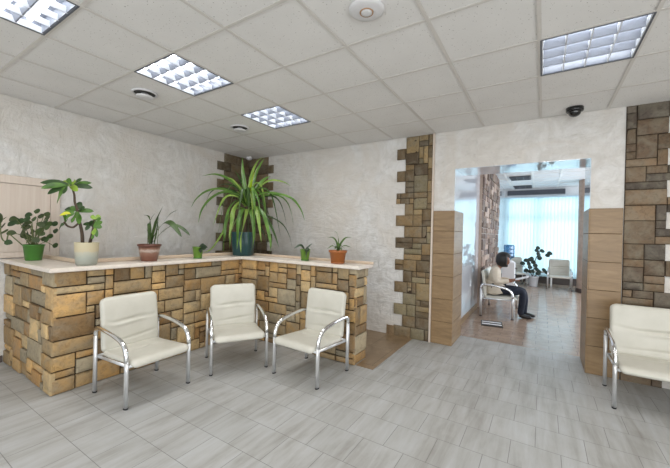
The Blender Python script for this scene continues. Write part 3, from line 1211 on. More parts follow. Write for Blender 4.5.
GR = 'cream chrome-armed chairs in front of the counter'
c1 = make_chair('armchair', 'cream leatherette armchair with chrome arms, nearest the outer end of the stone counter', 'armchair', 0.555, GR)
c1.location = (-2.395, -0.462, 0)
c1.rotation_euler = (0, 0, math.radians(91.5))
dup(c1, (-2.18, 0.417, 0), math.radians(58), 'cream armchair with chrome arms set diagonally in the inner corner of the counter', GR)
dup(c1, (-1.35, 0.690, 0), math.radians(-2.5), 'cream armchair with chrome arms in front of the counter end with terracotta pot', GR)
b1 = make_chair('bench', 'wide cream leatherette bench with chrome arms at the right picture edge', 'bench', 1.12)
b1.location = (1.757, 1.853, 0)
dup(b1, (-0.02, 4.975, 0), math.radians(90), 'cream chrome-armed bench under the seated person in the hall')
dup(c1, (-0.06, 9.40, 0), math.radians(14), 'cream armchair behind the water cooler by the hall window', 'cream armchairs by the hall window')
dup(c1, (1.075, 9.25, 0), math.radians(0), 'cream armchair right of the potted plant by the hall window', 'cream armchairs by the hall window')


# ------------------------------------------------------------------ plants
def ribbon(bm, pts, width, mi=0, fold=0.25, prof=None, side=None, n=4, roll=0.0):
    """strap leaf along pts; prof(t) gives the width factor"""
    P_ = catmull(pts, n)
    m = len(P_)
    rows = []
    prof = prof or (lambda t: (min(1, t / 0.12 + 0.35)) * (1 - max(0, (t - 0.35) / 0.65) ** 1.7) + 0.02)
    prev = None
    for i, p in enumerate(P_):
        tg = (P_[min(i + 1, m - 1)] - P_[max(0, i - 1)]).normalized()
        sd = Vector(side) if side is not None else tg.cross(Vector((0, 0, 1)))
        if sd.length < 0.15:
            sd = prev if prev is not None else Vector((1, 0, 0))
        sd = (sd - tg * sd.dot(tg)).normalized()
        if roll:
            sd = Matrix.Rotation(roll * min(1, 0.4 + i / m), 3, tg) @ sd
        if prev is not None and sd.dot(prev) < 0:
            sd = -sd
        prev = sd
        nn = sd.cross(tg).normalized()
        w = width * 0.5 * prof(i / (m - 1))
        rows.append((bm.verts.new(p + sd * w + nn * w * fold), bm.verts.new(p), bm.verts.new(p - sd * w + nn * w * fold)))
    for a, b in zip(rows, rows[1:]):
        for k in range(2):
            f = bm.faces.new((a[k], a[k + 1], b[k + 1], b[k]))
            f.material_index = mi
            f.smooth = True


def oval(bm, base, tip, width, mi=0, droop=0.0, side=None, blunt=0.6):
    base, tip = Vector(base), Vector(tip)
    mid = (base + tip) / 2 + Vector((0, 0, droop))
    ribbon(bm, [base, mid, tip], width, mi, 0.18,
           lambda t: max(0.05, math.sin(PI * min(1, max(0, t)) ** 1.1) ** 0.6), side, 5)


RV = Vector((cyw, -syw, 0))       # local plant frames: u to the camera's right, d away from it


class Frame:
    """plant frame: pixel-measured outline turned into metres in the plant's own upright plane"""
    def __init__(self, px, py, s, sv=None):
        self.px, self.py, self.s, self.sv = px, py, s, sv or s

    def __call__(self, x, y, d=0.0):
        return Vector(((x - self.px) / self.s, d, (self.py - y) / self.sv))


def pot(parent, prof, mat, soil_r, soil_z, sq=0.0, inner=0.9):
    r_top, z_top = prof[-1]
    full = prof + [(r_top * 0.93, z_top - 0.001), (r_top * 0.90, soil_z - 0.01)]
    link('pot', lathe(bmesh.new(), full, 36, sq=sq), mat, parent, True)
    link('soil', lathe(bmesh.new(), [(soil_r * 0.995, soil_z - 0.008), (soil_r, soil_z)], 28, sq=sq), 'soil', parent)


def plant(name, label, loc, group='potted plants on the counter'):
    return thing(name, label, 'potted plant', loc, -YAW, group)


def place_on_ray(px, x=None, y=None):
    """point of the counter line x= or y= in the direction px"""
    d = fwd + R2 * ((px - 335) / FPX)
    t = (x - CAM.x) / d.x if x is not None else (y - CAM.y) / d.y
    return CAM.x + d.x * t, CAM.y + d.y * t


rng = random.Random(4)
# --- two tone ceramic pot, branching plant with broad leaves
px_, py_ = place_on_ray(87, x=-2.95)
t = plant('potted_jade_tree', 'branching plant with broad green leaves in a cream and grey ceramic pot', (px_, py_, ZT))
pot(t, [(0.072, 0.0), (0.082, 0.010), (0.090, 0.10), (0.095, 0.203), (0.096, 0.212)], 'pot_grey', 0.086, 0.198)
F = Frame(87, 265.5, 126.0, 104.0)
bm = bmesh.new()
tube(bm, catmull([F(82, 244, 0), F(80, 234, .01), F(77.5, 222, .0), F(76, 212, -.01), F(72, 205, 0), F(70, 197, .01), F(67, 188, 0)], 5), 0.015, None, 8,
     radii=[1.0 - 0.5 * k / 30 for k in range(31)])
tube(bm, catmull([F(78, 224, 0), F(74, 229, -.03), F(69, 228, -.05), F(66, 224, -.06)], 4), 0.009, None, 8)
tube(bm, catmull([F(89, 244, .02), F(90, 236, .03), F(92, 228, .03), F(94, 221, .02)], 4), 0.012, None, 8)
tube(bm, catmull([F(91, 244, -.01), F(95, 240, -.04), F(99, 234, -.06), F(100, 229, -.06)], 4), 0.011, None, 8)
link('stem', bm, 'bark', t, True)
bm = bmesh.new()


def oleaf(x0, y0, x1, y1, w, mi, d0=0.0, d1=0.0, dr=0.012):
    oval(bm, F(x0, y0, d0), F(x1, y1, d1), w / 112.0, mi, dr, (0.3 * rng.uniform(-1, 1), 0.45, 0.9))


for a in [(67, 188, 42, 188, 6.5, 2, -.02, -.10), (67, 188, 46, 185, 5, 1, .02, .08), (66, 189, 50, 194, 6.5, 0, -.04, -.16), (66, 190, 54, 199, 6.5, 2, -.03, -.13),
          (66, 188, 58, 186, 5, 0, .05, .14), (67, 190, 64, 207.5, 8.5, 0, -.05, -.12), (67, 188, 66, 183, 6, 1, .02, .05), (67, 188, 80, 184, 4.5, 0, .03, .12),
          (68, 189, 88, 190, 6, 2, .0, .05), (68, 190, 85, 195, 6, 1, -.03, -.10), (68, 189, 77, 192, 6, 0, -.05, -.14), (66, 189, 56, 191, 5, 1, .0, -.05),
          (75, 213, 58, 212, 5, 2, .0, .02), (75, 214, 63, 217, 4.5, 0, -.03, -.06), (74, 216, 65, 218.5, 3.4, 3, -.05, -.10), (67, 188, 60, 182, 4.5, 0, .0, .02), (67, 188, 75, 181, 4.5, 2, .02, .05), (67, 189, 70, 198, 5.5, 2, -.05, -.11), (66, 188, 49, 191, 5, 1, -.0, -.02), (75, 214, 68, 210, 5, 0, .0, -.02), (76, 214, 82, 209, 5, 2, .0, .02), (76, 216, 79, 225, 5, 0, -.04, -.1), (76, 215, 70, 222, 5, 0, -.04, -.08), (76, 212, 73, 204, 5.5, 2, .02, .04),
          (76, 214, 89, 213, 5, 0, .0, .06), (76, 215, 86, 221, 6, 0, -.04, -.1), (77, 216, 90, 226, 6.5, 0, -.03, -.12), (76, 212, 70, 207, 5, 2, .04, .1),
          (67, 225, 62, 233, 5, 2, -.06, -.08), (67, 225, 65, 217, 4.5, 0, -.06, -.05), (67, 226, 73, 222, 4, 2, -.06, -.09),
          (94, 222, 88, 218, 4.5, 1, .02, .03), (94, 222, 103, 221, 4.5, 0, .02, .0), (94, 222, 91, 232, 5, 2, .0, -.06), (94, 222, 99, 228, 5, 0, .02, -.05),
          (94, 221, 96, 218, 5, 1, .03, .08), (100, 229, 108, 229, 5, 0, -.06, -.04), (100, 229, 108, 238, 4.5, 0, -.06, -.10), (100, 230, 104, 236, 5, 1, -.06, -.1),
          (100, 229, 105, 223, 5, 0, -.06, .0), (92, 228, 80, 226, 4.5, 2, .03, .02), (97, 236, 102, 240, 4, 0, -.05, -.09)]:
    oleaf(*a)
link('foliage', bm, ['leafA', 'leafA2', 'leafAd', 'leafY'], t)

# --- green pot with small round leaves, one shoot trailing to the left
px_, py_ = place_on_ray(34, y=-0.865)
t = plant('potted_pothos', 'bushy small-leaved plant in a mid green pot before the beech hatch', (px_, py_, ZT))
F = Frame(34, 258.0, 132.0, 91.0)
pot(t, [(0.062, 0.0), (0.066, 0.004), (0.084, 0.15), (0.090, 0.152), (0.091, 0.164)], 'pot_green', 0.082, 0.152)
stm, bm = bmesh.new(), bmesh.new()
lv = [(17, 223), (21, 221), (25, 220), (31, 216), (36, 214), (44, 212.5), (45, 217), (47, 222), (52, 224), (57, 223), (59, 227), (20, 228), (24, 227), (29, 226),
      (33, 227), (38, 225), (43, 229), (50, 230), (46, 238), (53, 238), (49, 244), (19, 242), (23, 236), (28, 235), (34, 233), (40, 231), (18, 233), (26, 231),
      (37, 238), (30, 222), (40, 220), (35, 220), (22, 232), (27, 240), (32, 237), (42, 224), (45, 233), (35, 232), (27, 223), (20, 246), (41, 236), (24, 224), (38, 218)]
for k, (x, y) in enumerate(lv):
    d = rng.uniform(-0.13, 0.10)
    bx = 34 + (x - 34) * 0.2
    b0 = F(bx, 244, d * 0.2)
    m = F(bx + (x - bx) * 0.5, (244 + y) / 2 - 3, d * 0.6)
    e = F(x, y, d)
    if k % 2 == 0:
        tube(stm, catmull([b0, m, e], 4), 0.0035, None, 5)
    ang = rng.uniform(-0.5, 0.5) + (0 if x > 34 else PI)
    tip = e + Vector((math.cos(ang) * 0.062, rng.uniform(-0.03, 0.03), math.sin(ang) * 0.03 - 0.012))
    oval(bm, e - (tip - e) * 0.15, tip, 0.058, k % 2 if k % 5 else 2, 0.008, (0.1, 0.4, 0.9), 0.5)
tube(stm, catmull([F(25, 244, -.05), F(20, 238, -.09), F(13, 234, -.10), F(10, 240, -.10), F(5, 239, -.10), F(1, 233, -.09), F(-1, 222, -.08)], 5), 0.006, None, 6)
for a in [(1, 224, -2, 214, 4.5), (1, 222, 10, 219, 3.6), (1, 229, 8, 224, 4.2), (2, 232, 10, 232, 5.6), (1, 220, -6, 222, 4)]:
    oval(bm, F(a[0], a[1], -.09), F(a[2], a[3], -.11), a[4] / 97.0 * 1.3, 0, 0.008, (0.1, 0.7, 0.7), 0.5)
link('stem', stm, 'stem', t, True)
link('foliage', bm, ['leafB', 'leafAd', 'leafC'], t)

# --- brown glazed pot with sparse strap leaves
px_, py_ = place_on_ray(149.7, x=-2.97)
t = plant('potted_orchid', 'sparse long-leaved plant in a brown pot with a milky band', (px_, py_, ZT))
F = Frame(149.7, 261.0, 101.0, 88.0)
pot(t, [(0.076, 0.0), (0.079, 0.012), (0.082, 0.014), (0.108, 0.162), (0.116, 0.164), (0.118, 0.184)], 'pot_brown', 0.104, 0.168)
bm = bmesh.new()
ribbon(bm, [F(150, 245, 0), F(147.5, 228, .02), F(148.5, 221, .03), F(153, 214.5, .04)], 0.036, 0)
ribbon(bm, [F(151, 245, -.01), F(157, 228, -.03), F(160, 220, -.04), F(166, 208, -.04)], 0.038, 0)
ribbon(bm, [F(152, 245, .02), F(158, 228, .06), F(166, 216, .10), F(174.5, 210.5, .12)], 0.030, 0, prof=lambda t: 0.25 if t < 0.55 else max(.03, math.sin(PI * min(1, (t - .5) / .5)) * 1.0 + .1))
ribbon(bm, [F(149, 245, 0), F(149, 232, .04), F(144, 219, .08), F(136.4, 216.5, .10)], 0.036, 1, prof=lambda t: 0.2 if t < 0.65 else max(.03, math.sin(PI * min(1, (t - .6) / .4)) + .1))
ribbon(bm, [F(152, 243, -.01), F(163, 230, -.07), F(173, 224, -.11), F(182, 226, -.14), F(193, 237, -.17)], 0.06, 0, roll=0.8, prof=lambda t: 0.3 + 0.7 * max(0, math.sin(PI * max(0, (t - 0.35) / 0.65))) - (0.28 if t > 0.97 else 0))
ribbon(bm, [F(152, 243, .02), F(163, 231, .06), F(172, 226, .10), F(180, 230, .14), F(187, 236, .16)], 0.05, 0, roll=0.8, prof=lambda t: 0.25 + 0.7 * max(0, math.sin(PI * max(0, (t - 0.4) / 0.6))) - (0.22 if t > 0.97 else 0))
ribbon(bm, [F(151, 245, .02), F(152, 232, .05), F(156, 222, .08)], 0.026, 1)
ribbon(bm, [F(155, 245, .0), F(158, 230, .0), F(159, 217, .0)], 0.03, 0)
ribbon(bm, [F(151, 245, -.02), F(151, 237, -.04), F(149, 229, -.06)], 0.03, 1)
link('foliage', bm, ['leafC', 'leafB'], t)
for x0, x1 in ((147.5, 147.7), (158.3, 159.5)):
    link('stake', tube(bmesh.new(), [F(x0, 245, 0), F(x1, 227, 0)], 0.003, None, 6), 'stem', t)

# --- small lime pots
def lime_pot(px, x, y, label, s, spec):
    xx, yy = place_on_ray(px, x=x, y=y)
    t = plant('potted_seedling', label, (xx, yy, ZT))
    pot(t, [(0.043, 0.0), (0.045, 0.012), (0.050, 0.03), (0.062, 0.13), (0.065, 0.132), (0.066, 0.142)], 'pot_lime', 0.058, 0.128)
    link('saucer', lathe(bmesh.new(), [(0.046, 0.0), (0.050, 0.002), (0.052, 0.014), (0.047, 0.014)], 28), 'pot_green', t, True)
    F = Frame(px, 259 if px < 250 else 261, s)
    bm = bmesh.new()
    for a in spec:
        pts = [F(*q) for q in a[0]]
        ribbon(bm, pts, a[1], 0, 0.2, lambda t: max(0.06, math.sin(PI * min(1, t * 0.93 + 0.05)) ** 0.6), (0.2, 0.7, 0.7))
    link('foliage', bm, 'leafD', t)


lime_pot(198.3, -2.93, None, 'lime pot with dark leaves over its right rim, left of the big teal pot', 82.0,
         [([(199, 248, 0), (203, 245, -.05), (211, 247.5, -.10)], 0.05), ([(200, 248, -.02), (205, 248, -.07), (210, 248.8, -.12)], 0.06),
          ([(198, 248, 0), (201, 245.5, .0), (203, 243.8, .02)], 0.035), ([(200, 249, -.03), (203, 250, -.07), (204, 253, -.085)], 0.04)])
lime_pot(305.6, None, 1.2, 'lime pot with a dark leaf hanging down its front, between teal and terracotta pots', 80.0,
         [([(305, 250, 0), (301, 246, -.02), (295, 249, -.05)], 0.04), ([(306, 250, .0), (308, 247.5, .03), (312, 244, .06)], 0.028),
          ([(306, 249, -.05), (308, 250.5, -.10), (307.5, 258, -.105)], 0.07)])

# --- terracotta pot with spider plant
xx, yy = place_on_ray(338.3, y=1.17)
t = plant('potted_spider_plant', 'small thin-leaved plant in an orange terracotta pot', (xx, yy, ZT))
F = Frame(338.3, 263.5, 86.0)
pot(t, [(0.066, 0.0), (0.068, 0.01), (0.076, 0.012), (0.096, 0.125), (0.106, 0.127), (0.108, 0.152)], 'pot_terra', 0.094, 0.138)
link('saucer', lathe(bmesh.new(), [(0.066, 0.0), (0.078, 0.003), (0.082, 0.022), (0.075, 0.022)], 32), 'pot_terra', t, True)
bm = bmesh.new()
for a, w in [([(338, 251, 0), (337, 243, .02), (333, 238, .04), (327, 238.5, .06)], .022), ([(338, 251, 0), (338.5, 240, -.02), (336.5, 233, -.04), (334, 232, -.05)], .014),
             ([(338.5, 251, 0), (341, 244, .05), (346, 238, .1), (352.5, 237.5, .12)], .024), ([(339, 251, 0), (341, 245, -.03), (343, 241, -.05)], .016),
             ([(337.5, 251, -.02), (333, 246, -.06), (327.5, 249, -.10)], .018), ([(339, 251, -.02), (344, 245.5, -.08), (351.5, 247, -.12)], .02),
             ([(338, 251, 0), (336, 246, -.04), (333.5, 243, -.06)], .02), ([(338.5, 251, -.01), (338.8, 244, -.01), (338.2, 239, 0)], .03),
             ([(338, 251, .02), (340, 246, .08), (346, 249, .11)], .018), ([(338, 250, -.02), (336, 247, -.05), (335, 249.5, -.08)], .03),
             ([(339, 250, -.02), (341, 248, -.06), (342, 251, -.08)], .026)]:
    ribbon(bm, [F(*q) for q in a], w, 0, 0.3, roll=0.8 if a[-1][0] > 338 else -0.8)
link('foliage', bm, 'leafS', t)

# --- big screw pine in a squarish teal pot
xx, yy = place_on_ray(243.6, x=-2.965)
t = plant('potted_screw_pine', 'large arching strap-leaved plant in a dark teal squarish pot at the counter corner', (xx, yy, ZT))
S = 70.5
F = Frame(243.6, 256.5, 71.5, 68.0)
pot(t, [(0.118, 0.0), (0.130, 0.010), (0.146, 0.20), (0.150, 0.325), (0.152, 0.335)], 'pot_teal', 0.140, 0.30, 0.35)
link('stem', tube(bmesh.new(), catmull([F(244, 236, 0), F(245, 222, 0), F(246.5, 205, 0)], 4), 0.035, None, 10, radii=[1, .95, .9, .85, .8, .75, .7, .6, .5]), 'bark', t, True)
bm = bmesh.new()
W = 0.062
LV = [  # (pixel path, depth at tip, width factor, material)
    ([(246, 210), (242.5, 190), (240, 174), (238.5, 159.5)], .10, 1.0, 0),
    ([(247, 210), (248, 190), (250, 175), (254, 164), (259.5, 158)], .15, .9, 1),
    ([(248, 208), (250, 190), (252, 176), (256, 165), (259, 158)], .25, .8, 0),
    ([(248, 208), (251, 192), (254, 181), (258.5, 171.5)], -.12, 1.1, 3),
    ([(249, 207), (254, 190), (260, 180), (266, 175.5)], .30, .9, 0),
    ([(249, 208), (255, 195), (263, 186), (272, 182.5), (283, 184), (290, 187.5)], .10, 1.0, 1),
    ([(249, 209), (256, 200), (266, 196), (280, 197), (293, 201), (302, 211), (306.5, 222)], -.10, .95, 0),
    ([(249, 210), (257, 202), (267, 198), (275, 200), (281, 210), (285.5, 227)], .20, .9, 2),
    ([(249, 208), (262, 198), (276, 197), (285, 203), (290, 216), (291.5, 226)], .30, .8, 0),
    ([(248, 212), (258, 216), (270, 219), (282, 226), (289, 238), (291.5, 249)], .20, .75, 2),
    ([(248, 212), (258, 214), (268, 221), (276, 235), (281.5, 248)], -.10, .85, 2),
    ([(248, 211), (257, 210), (265, 217), (271, 232), (274.5, 247), (273, 259)], -.22, .9, 0),
    ([(248, 211), (255, 210), (260, 217), (263, 229), (266, 243)], -.25, 1.0, 1),
    ([(247, 212), (252, 214), (256, 224), (258, 240), (257, 252)], -.26, .9, 0),
    ([(247, 211), (249, 214), (248, 226), (246, 240), (247.5, 253)], -.30, 1.1, 1),
    ([(246, 211), (243, 214), (241, 226), (242, 240), (243, 250)], -.28, .9, 0),
    ([(245, 210), (241, 206), (236, 214), (235, 228), (234, 240)], -.24, 1.1, 1),
    ([(245, 209), (238, 204), (231, 211), (228, 224), (226.5, 240), (227, 252)], -.15, 1.0, 0),
    ([(245, 211), (236, 212), (229, 222), (224, 235), (214, 250), (205.5, 257)], -.10, .8, 1),
    ([(245, 213), (236, 222), (230, 236), (228, 254)], .05, .8, 1),
    ([(245, 209), (234, 198), (222, 197), (211, 204), (204, 214), (201.5, 226)], -.15, 1.0, 0),
    ([(245, 208), (232, 197), (218, 193), (205, 196), (196, 203), (191, 211)], -.05, .95, 0),
    ([(245, 207), (232, 195), (216, 191), (206, 194), (200, 201), (198, 210)], .25, .85, 2),
    ([(246, 206), (237, 193), (225, 187), (214, 187), (207, 191)], .25, .75, 2),
    ([(246, 206), (238, 192), (227, 183), (214, 179), (201, 181)], -.05, 1.0, 0),
    ([(246, 207), (240, 190), (233, 178), (226, 170)], .30, .5, 2),
    ([(247, 208), (252, 203), (260, 206), (266, 216), (268, 228)], .25, .8, 2),
    ([(246, 212), (240, 220), (238, 235), (236, 252)], .20, .8, 0),
    ([(247, 212), (254, 220), (262, 236), (266, 252)], .22, .8, 2),
    ([(246, 208), (243, 196), (236, 186), (232, 184)], -.25, .8, 1),
]
for k in range(16):
    a = rng.uniform(0, 2 * PI)
    r_, dz = rng.uniform(20, 44), rng.uniform(4, 46)
    up_ = rng.uniform(4, 22)
    ux, dd = math.cos(a) * r_, math.sin(a) * r_ / 70.0
    if dd < -0.35:
        dd = -0.35
    LV.append(([(247, 210), (247 + ux * .3, 207 - up_), (247 + ux * .7, 207 - up_ * .6), (247 + ux, 205 + dz)], dd * 0.8, rng.uniform(.6, .85), rng.choice([0, 0, 1, 2])))
for path, dt, wf, mi in LV:
    n_ = len(path)
    pp = [F(x, y, dt * (k / (n_ - 1)) ** 0.8) for k, (x, y) in enumerate(path)]
    for q in pp:
        q.z = max(q.z, 0.03)
    ribbon(bm, pp, W * wf, mi, 0.35,
           side=None, roll=rng.uniform(0.5, 0.95) * (1 if path[-1][0] > 246 else -1))
link('foliage', bm, ['leafP', 'leafP2', 'leafPd', 'leafN'], t)

# --- hall plant by the window
t = thing('potted_rubber_plant', 'dark leafy plant in a white pot on the hall floor by the window', 'potted plant', (0.44, 9.25, 0), -YAW)
pot(t, [(0.105, 0.0), (0.112, 0.01), (0.140, 0.27), (0.15, 0.275), (0.152, 0.30)], 'pot_white', 0.135, 0.28)
F = Frame(534.5, 283.0, 29.8)
stm, bm = bmesh.new(), bmesh.new()
for path in ([(534, 275), (535, 268), (536, 260), (540, 252)], [(534, 275), (531, 268), (529, 262)], [(535, 275), (540, 271), (545, 270)]):
    tube(stm, catmull([F(x, y, 0) for x, y in path], 4), 0.012, None, 6)
for k, (x, y) in enumerate([(540, 250), (543, 252), (545, 253.5), (538, 252), (541, 255), (537, 256), (534, 260), (531, 259), (528, 264), (530, 266), (533, 264), (536, 262),
                            (538, 259), (535, 268), (532, 270), (528, 269), (539, 269), (542, 271), (545, 269), (546, 271), (538, 272), (534, 271), (530, 261), (536, 265),
                            (541, 257.5), (544, 256)]):
    a = rng.uniform(-0.6, 0.6) + (0 if x > 536 else PI)
    d = rng.uniform(-0.15, 0.15)
    b0 = F(x, y, d)
    oval(bm, b0 - Vector((math.cos(a) * .06, 0, 0)), b0 + Vector((math.cos(a) * .09, rng.uniform(-.05, .05), math.sin(a) * .05 - .02)), 0.125, 0, .02, (0.1, .4, .9), 0.5)
link('stem', stm, 'bark', t, True)
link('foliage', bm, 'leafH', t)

# ------------------------------------------------------------------ water cooler, low bench, mat
t = thing('water_cooler', 'white water cooler with an upturned blue bottle beside the hall stone wall', 'water cooler', (-0.13, 8.25, 0), PI / 2)
bm = nb(-0.15, 0.15, -0.16, 0.16, 0.0, 0.74, 0, 0.02, 3)
link('cabinet', bm, 'white_plastic', t)
link('drip_tray', nb(-0.09, 0.09, -0.20, -0.16, 0.40, 0.425, 0, 0.004, 1), 'grille', t)
for x in (-0.045, 0.045):
    link('tap', tube(bmesh.new(), fillet([(x, -0.155, 0.58), (x, -0.20, 0.58), (x, -0.20, 0.545)], [0.015], 4), 0.012, None, 8), 'skirt', t)
link('collar', lathe(bmesh.new(), [(0.13, 0.735), (0.13, 0.765), (0.09, 0.785)], 28), 'white_plastic', t, True)
link('bottle', lathe(bmesh.new(), [(0.03, 0.745), (0.035, 0.80), (0.075, 0.84), (0.134, 0.875), (0.137, 0.95), (0.130, 0.965), (0.137, 0.98), (0.137, 1.06),
                                   (0.130, 1.075), (0.137, 1.09), (0.137, 1.19), (0.12, 1.215), (0.06, 1.22)], 32), 'jug', t, True)

t = thing('coffee_table', 'low pale table behind the hall plant, below the blinds', 'table', (0.60, 9.82, 0))
link('tabletop', nb(-0.34, 0.34, -0.2, 0.2, 0.38, 0.41, 0, 0.005, 1), 'beech', t)
for x in (-0.30, 0.30):
    for y in (-0.16, 0.16):
        link('leg', nb(x - 0.018, x + 0.018, y - 0.018, y + 0.018, 0, 0.38), 'satin', t)

t = thing('floor_mat', 'black and white striped mat on the hall floor before the bench', 'mat', (-0.03, 3.90, 0), math.radians(8))
link('mat', nb(-0.16, 0.16, -0.18, 0.18, 0.0, 0.012, 0, 0.003, 1), 'black', t)
bm = bmesh.new()
for k in range(2):
    box(bm, -0.145, 0.145, -0.10 + k * 0.14, -0.04 + k * 0.14, 0.012, 0.016)
link('stripe', bm, 'white_plastic', t)

# ------------------------------------------------------------------ seated person
def skin_mesh(name, verts, edges, radii, mat, parent, root=0, sub=2):
    me = bpy.data.meshes.new(name)
    me.from_pydata([Vector(v) for v in verts], edges, [])
    o = bpy.data.objects.new(name, me)
    COL.objects.link(o)
    o.parent = parent
    md = o.modifiers.new('skin', 'SKIN')
    md.use_smooth_shade = True
    sv = me.skin_vertices[0].data
    for k, r_ in enumerate(radii):
        sv[k].radius = r_ if isinstance(r_, tuple) else (r_, r_)
        sv[k].use_root = (k == root)
    sd = o.modifiers.new('sub', 'SUBSURF')
    sd.levels = sd.render_levels = sub
    me.materials.append(M[mat])
    return o


class Sk:
    def __init__(self):
        self.v, self.e, self.r = [], [], []

    def add(self, p, r_, prev=None):
        self.v.append(p)
        self.r.append(r_)
        i = len(self.v) - 1
        if prev is not None:
            self.e.append((prev, i))
        return i


# local frame: x forward (the way the person faces), y to the left, z up; origin on the floor under the hips
t = thing('person', 'seated person with black bobbed hair in a cream jacket and dark trousers, reading', 'person', (-0.09, 4.73, 0))
b = Sk()
pel = b.add((0.0, 0, 0.475), (0.13, 0.115))
wai = b.add((-0.025, 0, 0.60), (0.105, 0.09), pel)
che = b.add((-0.005, 0, 0.76), (0.12, 0.10), wai)
nk0 = b.add((0.055, 0, 0.875), (0.055, 0.05), che)
nk1 = b.add((0.115, 0, 0.925), (0.047, 0.047), nk0)
hd0 = b.add((0.165, 0, 0.975), (0.070, 0.072), nk1)
hd1 = b.add((0.163, 0, 1.04), (0.085, 0.078), hd0)
hd2 = b.add((0.150, 0, 1.095), (0.068, 0.066), hd1)
nose = b.add((0.240, 0, 0.982), (0.013, 0.012), hd0)
chin = b.add((0.212, 0, 0.925), (0.025, 0.028), hd0)
hands = []
for s in (-1, 1):
    sh = b.add((0.02, s * 0.165, 0.835), (0.055, 0.052), che)
    el = b.add((0.03, s * 0.20, 0.625), (0.041, 0.041), sh)
    wr = b.add((0.255, s * 0.085, 0.640), (0.026, 0.023), el)
    pm = b.add((0.315, s * 0.070, 0.655), (0.030, 0.017), wr)
    hands.append((s, pm, wr))
    for q, (dy, ln) in enumerate([(-0.030, 0.058), (-0.011, 0.068), (0.009, 0.064), (0.028, 0.050)]):
        k0 = b.add((0.350, s * 0.070 + dy, 0.668), (0.0095, 0.009), pm)
        k1 = b.add((0.350 + ln * 0.55, s * 0.070 + dy, 0.672), (0.0085, 0.008), k0)
        k2 = b.add((0.350 + ln * 0.85, s * 0.068 + dy, 0.652), (0.007, 0.007), k1)
    th = b.add((0.305, s * 0.036, 0.668), (0.011, 0.010), pm)
    th2 = b.add((0.335, s * 0.020, 0.685), (0.009, 0.008), th)
    hp = b.add((0.06, s * 0.095, 0.465), (0.085, 0.08), pel)
    kn = b.add((0.47, s * 0.085 - 0.01, 0.475), (0.062, 0.060), hp)
    an = b.add((0.43 + (0.05 if s > 0 else 0), s * 0.085, 0.10), (0.036, 0.036), kn)
    he = b.add((0.42 + (0.05 if s > 0 else 0), s * 0.085, 0.05), (0.033, 0.03), an)
    to = b.add((0.57 + (0.05 if s > 0 else 0), s * 0.085, 0.035), (0.034, 0.024), he)
body = skin_mesh('body', b.v, b.e, b.r, 'skin', t, pel)
for s in (-1, 1):
    bm = bmesh.new()
    bmesh.ops.create_uvsphere(bm, u_segments=10, v_segments=8, radius=0.010, matrix=Matrix.Translation((0.226, s * 0.030, 1.012)))
    link('eye', bm, 'black', t, True)
j = Sk()
p0 = j.add((0.015, 0, 0.47), (0.18, 0.18))
p1 = j.add((-0.03, 0, 0.60), (0.165, 0.135), p0)
p2 = j.add((-0.015, 0, 0.76), (0.160, 0.145), p1)
p3 = j.add((0.04, 0, 0.865), (0.075, 0.068), p2)
p4 = j.add((0.075, 0, 0.90), (0.064, 0.062), p3)
for s in (-1, 1):
    a = j.add((0.015, s * 0.168, 0.835), (0.076, 0.070), p2)
    a2 = j.add((0.025, s * 0.210, 0.715), (0.066, 0.062), a)
    a3 = j.add((0.035, s * 0.205, 0.625), (0.060, 0.058), a2)
    a4 = j.add((0.150, s * 0.145, 0.632), (0.050, 0.048), a3)
    a5 = j.add((0.245, s * 0.090, 0.640), (0.043, 0.040), a4)
jk = skin_mesh('jacket', j.v, j.e, j.r, 'jacket', t, p0)
# lower skirt of the jacket over the hips
bm = bmesh.new()
rows = []
for k, (z, cx, rx, ry) in enumerate([(0.64, -0.03, 0.130, 0.150), (0.58, -0.02, 0.158, 0.178), (0.50, 0.005, 0.182, 0.202), (0.43, 0.02, 0.196, 0.212), (0.385, 0.025, 0.198, 0.215)]):
    rows.append([bm.verts.new((cx + rx * math.cos(2 * PI * q / 28), ry * math.sin(2 * PI * q / 28), z + 0.05 * max(0, math.cos(2 * PI * q / 28)) * (k / 4.0))) for q in range(28)])
for a_, b_ in zip(rows, rows[1:]):
    for q in range(28):
        bm.faces.new((a_[q], b_[q], b_[(q + 1) % 28], a_[(q + 1) % 28]))
hm = link('jacket_hem', bm, 'jacket', t, True)
sm = hm.modifiers.new('solid', 'SOLIDIFY')
sm.thickness = 0.012
tr_ = Sk()
q0 = tr_.add((-0.01, 0, 0.475), (0.145, 0.125))
for s in (-1, 1):
    q1 = tr_.add((0.07, s * 0.095, 0.463), (0.088, 0.085), q0)
    q2 = tr_.add((0.30, s * 0.092, 0.472), (0.084, 0.082), q1)
    q3 = tr_.add((0.47, s * 0.085 - 0.01, 0.470), (0.072, 0.070), q2)
    q4 = tr_.add((0.46 + (0.03 if s > 0 else 0), s * 0.085, 0.30), (0.062, 0.060), q3)
    q5 = tr_.add((0.43 + (0.05 if s > 0 else 0), s * 0.085, 0.045), (0.052, 0.052), q4)
skin_mesh('trousers', tr_.v, tr_.e, tr_.r, 'trouser', t, q0)
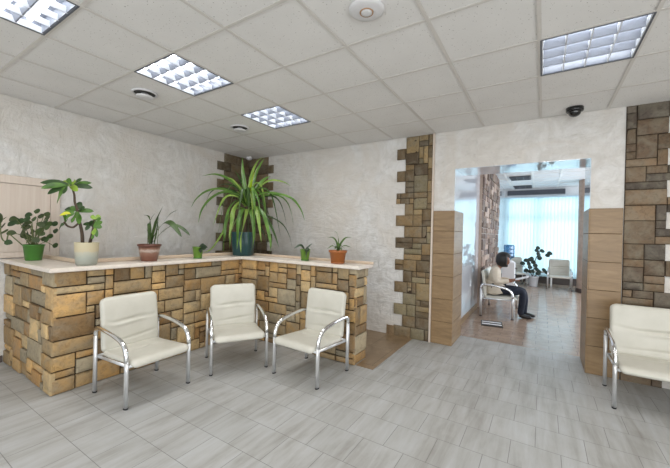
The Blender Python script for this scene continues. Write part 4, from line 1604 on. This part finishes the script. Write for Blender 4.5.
for s in (-1, 1):
    dx = 0.05 if s > 0 else 0
    h = Sk()
    s0 = h.add((0.405 + dx, s * 0.085, 0.055), (0.043, 0.048))
    s1 = h.add((0.48 + dx, s * 0.085, 0.047), (0.045, 0.042), s0)
    s2 = h.add((0.56 + dx, s * 0.085, 0.038), (0.046, 0.032), s1)
    s3 = h.add((0.615 + dx, s * 0.085, 0.030), (0.032, 0.024), s2)
    skin_mesh('shoe', h.v, h.e, h.r, 'shoe', t, s0)
# bobbed hair: a cap that leaves the face open and hangs to the jaw
bm = bmesh.new()
bmesh.ops.create_uvsphere(bm, u_segments=32, v_segments=22, radius=1.0)
for v in list(bm.verts):
    x, y, z = v.co
    a = math.atan2(y, x)
    wav = 1 + 0.03 * math.sin(9 * a) + 0.02 * math.sin(17 * a + z * 4)
    zz = z * (0.120 if z > 0 else 0.175)
    rx = 0.132 * (1.0 if z > -0.2 else 1.0 + 0.08 * min(1, -z))
    v.co = Vector((0.138 + x * rx * wav, y * 0.122 * wav, 1.045 + zz))
kill = [f for f in bm.faces if (f.calc_center_median().x > 0.203 and f.calc_center_median().z < 1.085) or f.calc_center_median().z < 0.890]
bmesh.ops.delete(bm, geom=kill, context='FACES')
hr = link('hair', bm, 'hair', t, True)
sm = hr.modifiers.new('solid', 'SOLIDIFY')
sm.thickness = 0.02
sm.offset = -1
# sheets of paper held in the hands
bm = bmesh.new()
gr = []
for a in range(7):
    row = []
    for c in range(5):
        u, v = a / 6, c / 4
        row.append(bm.verts.new((0.0 + u * 0.20, -0.13 + v * 0.26, 0.012 + 0.055 * u + 0.02 * math.sin(PI * v) + 0.012 * u * u)))
    gr.append(row)
for a in range(6):
    for c in range(4):
        bm.faces.new((gr[a][c], gr[a + 1][c], gr[a + 1][c + 1], gr[a][c + 1]))
o = link('paper', bm, 'paper', None, True, (0.255, 4.73, 0.662))
sm = o.modifiers.new('solid', 'SOLIDIFY')
sm.thickness = 0.004
tag(o, "white sheets of paper in the seated person's hands", 'paper')
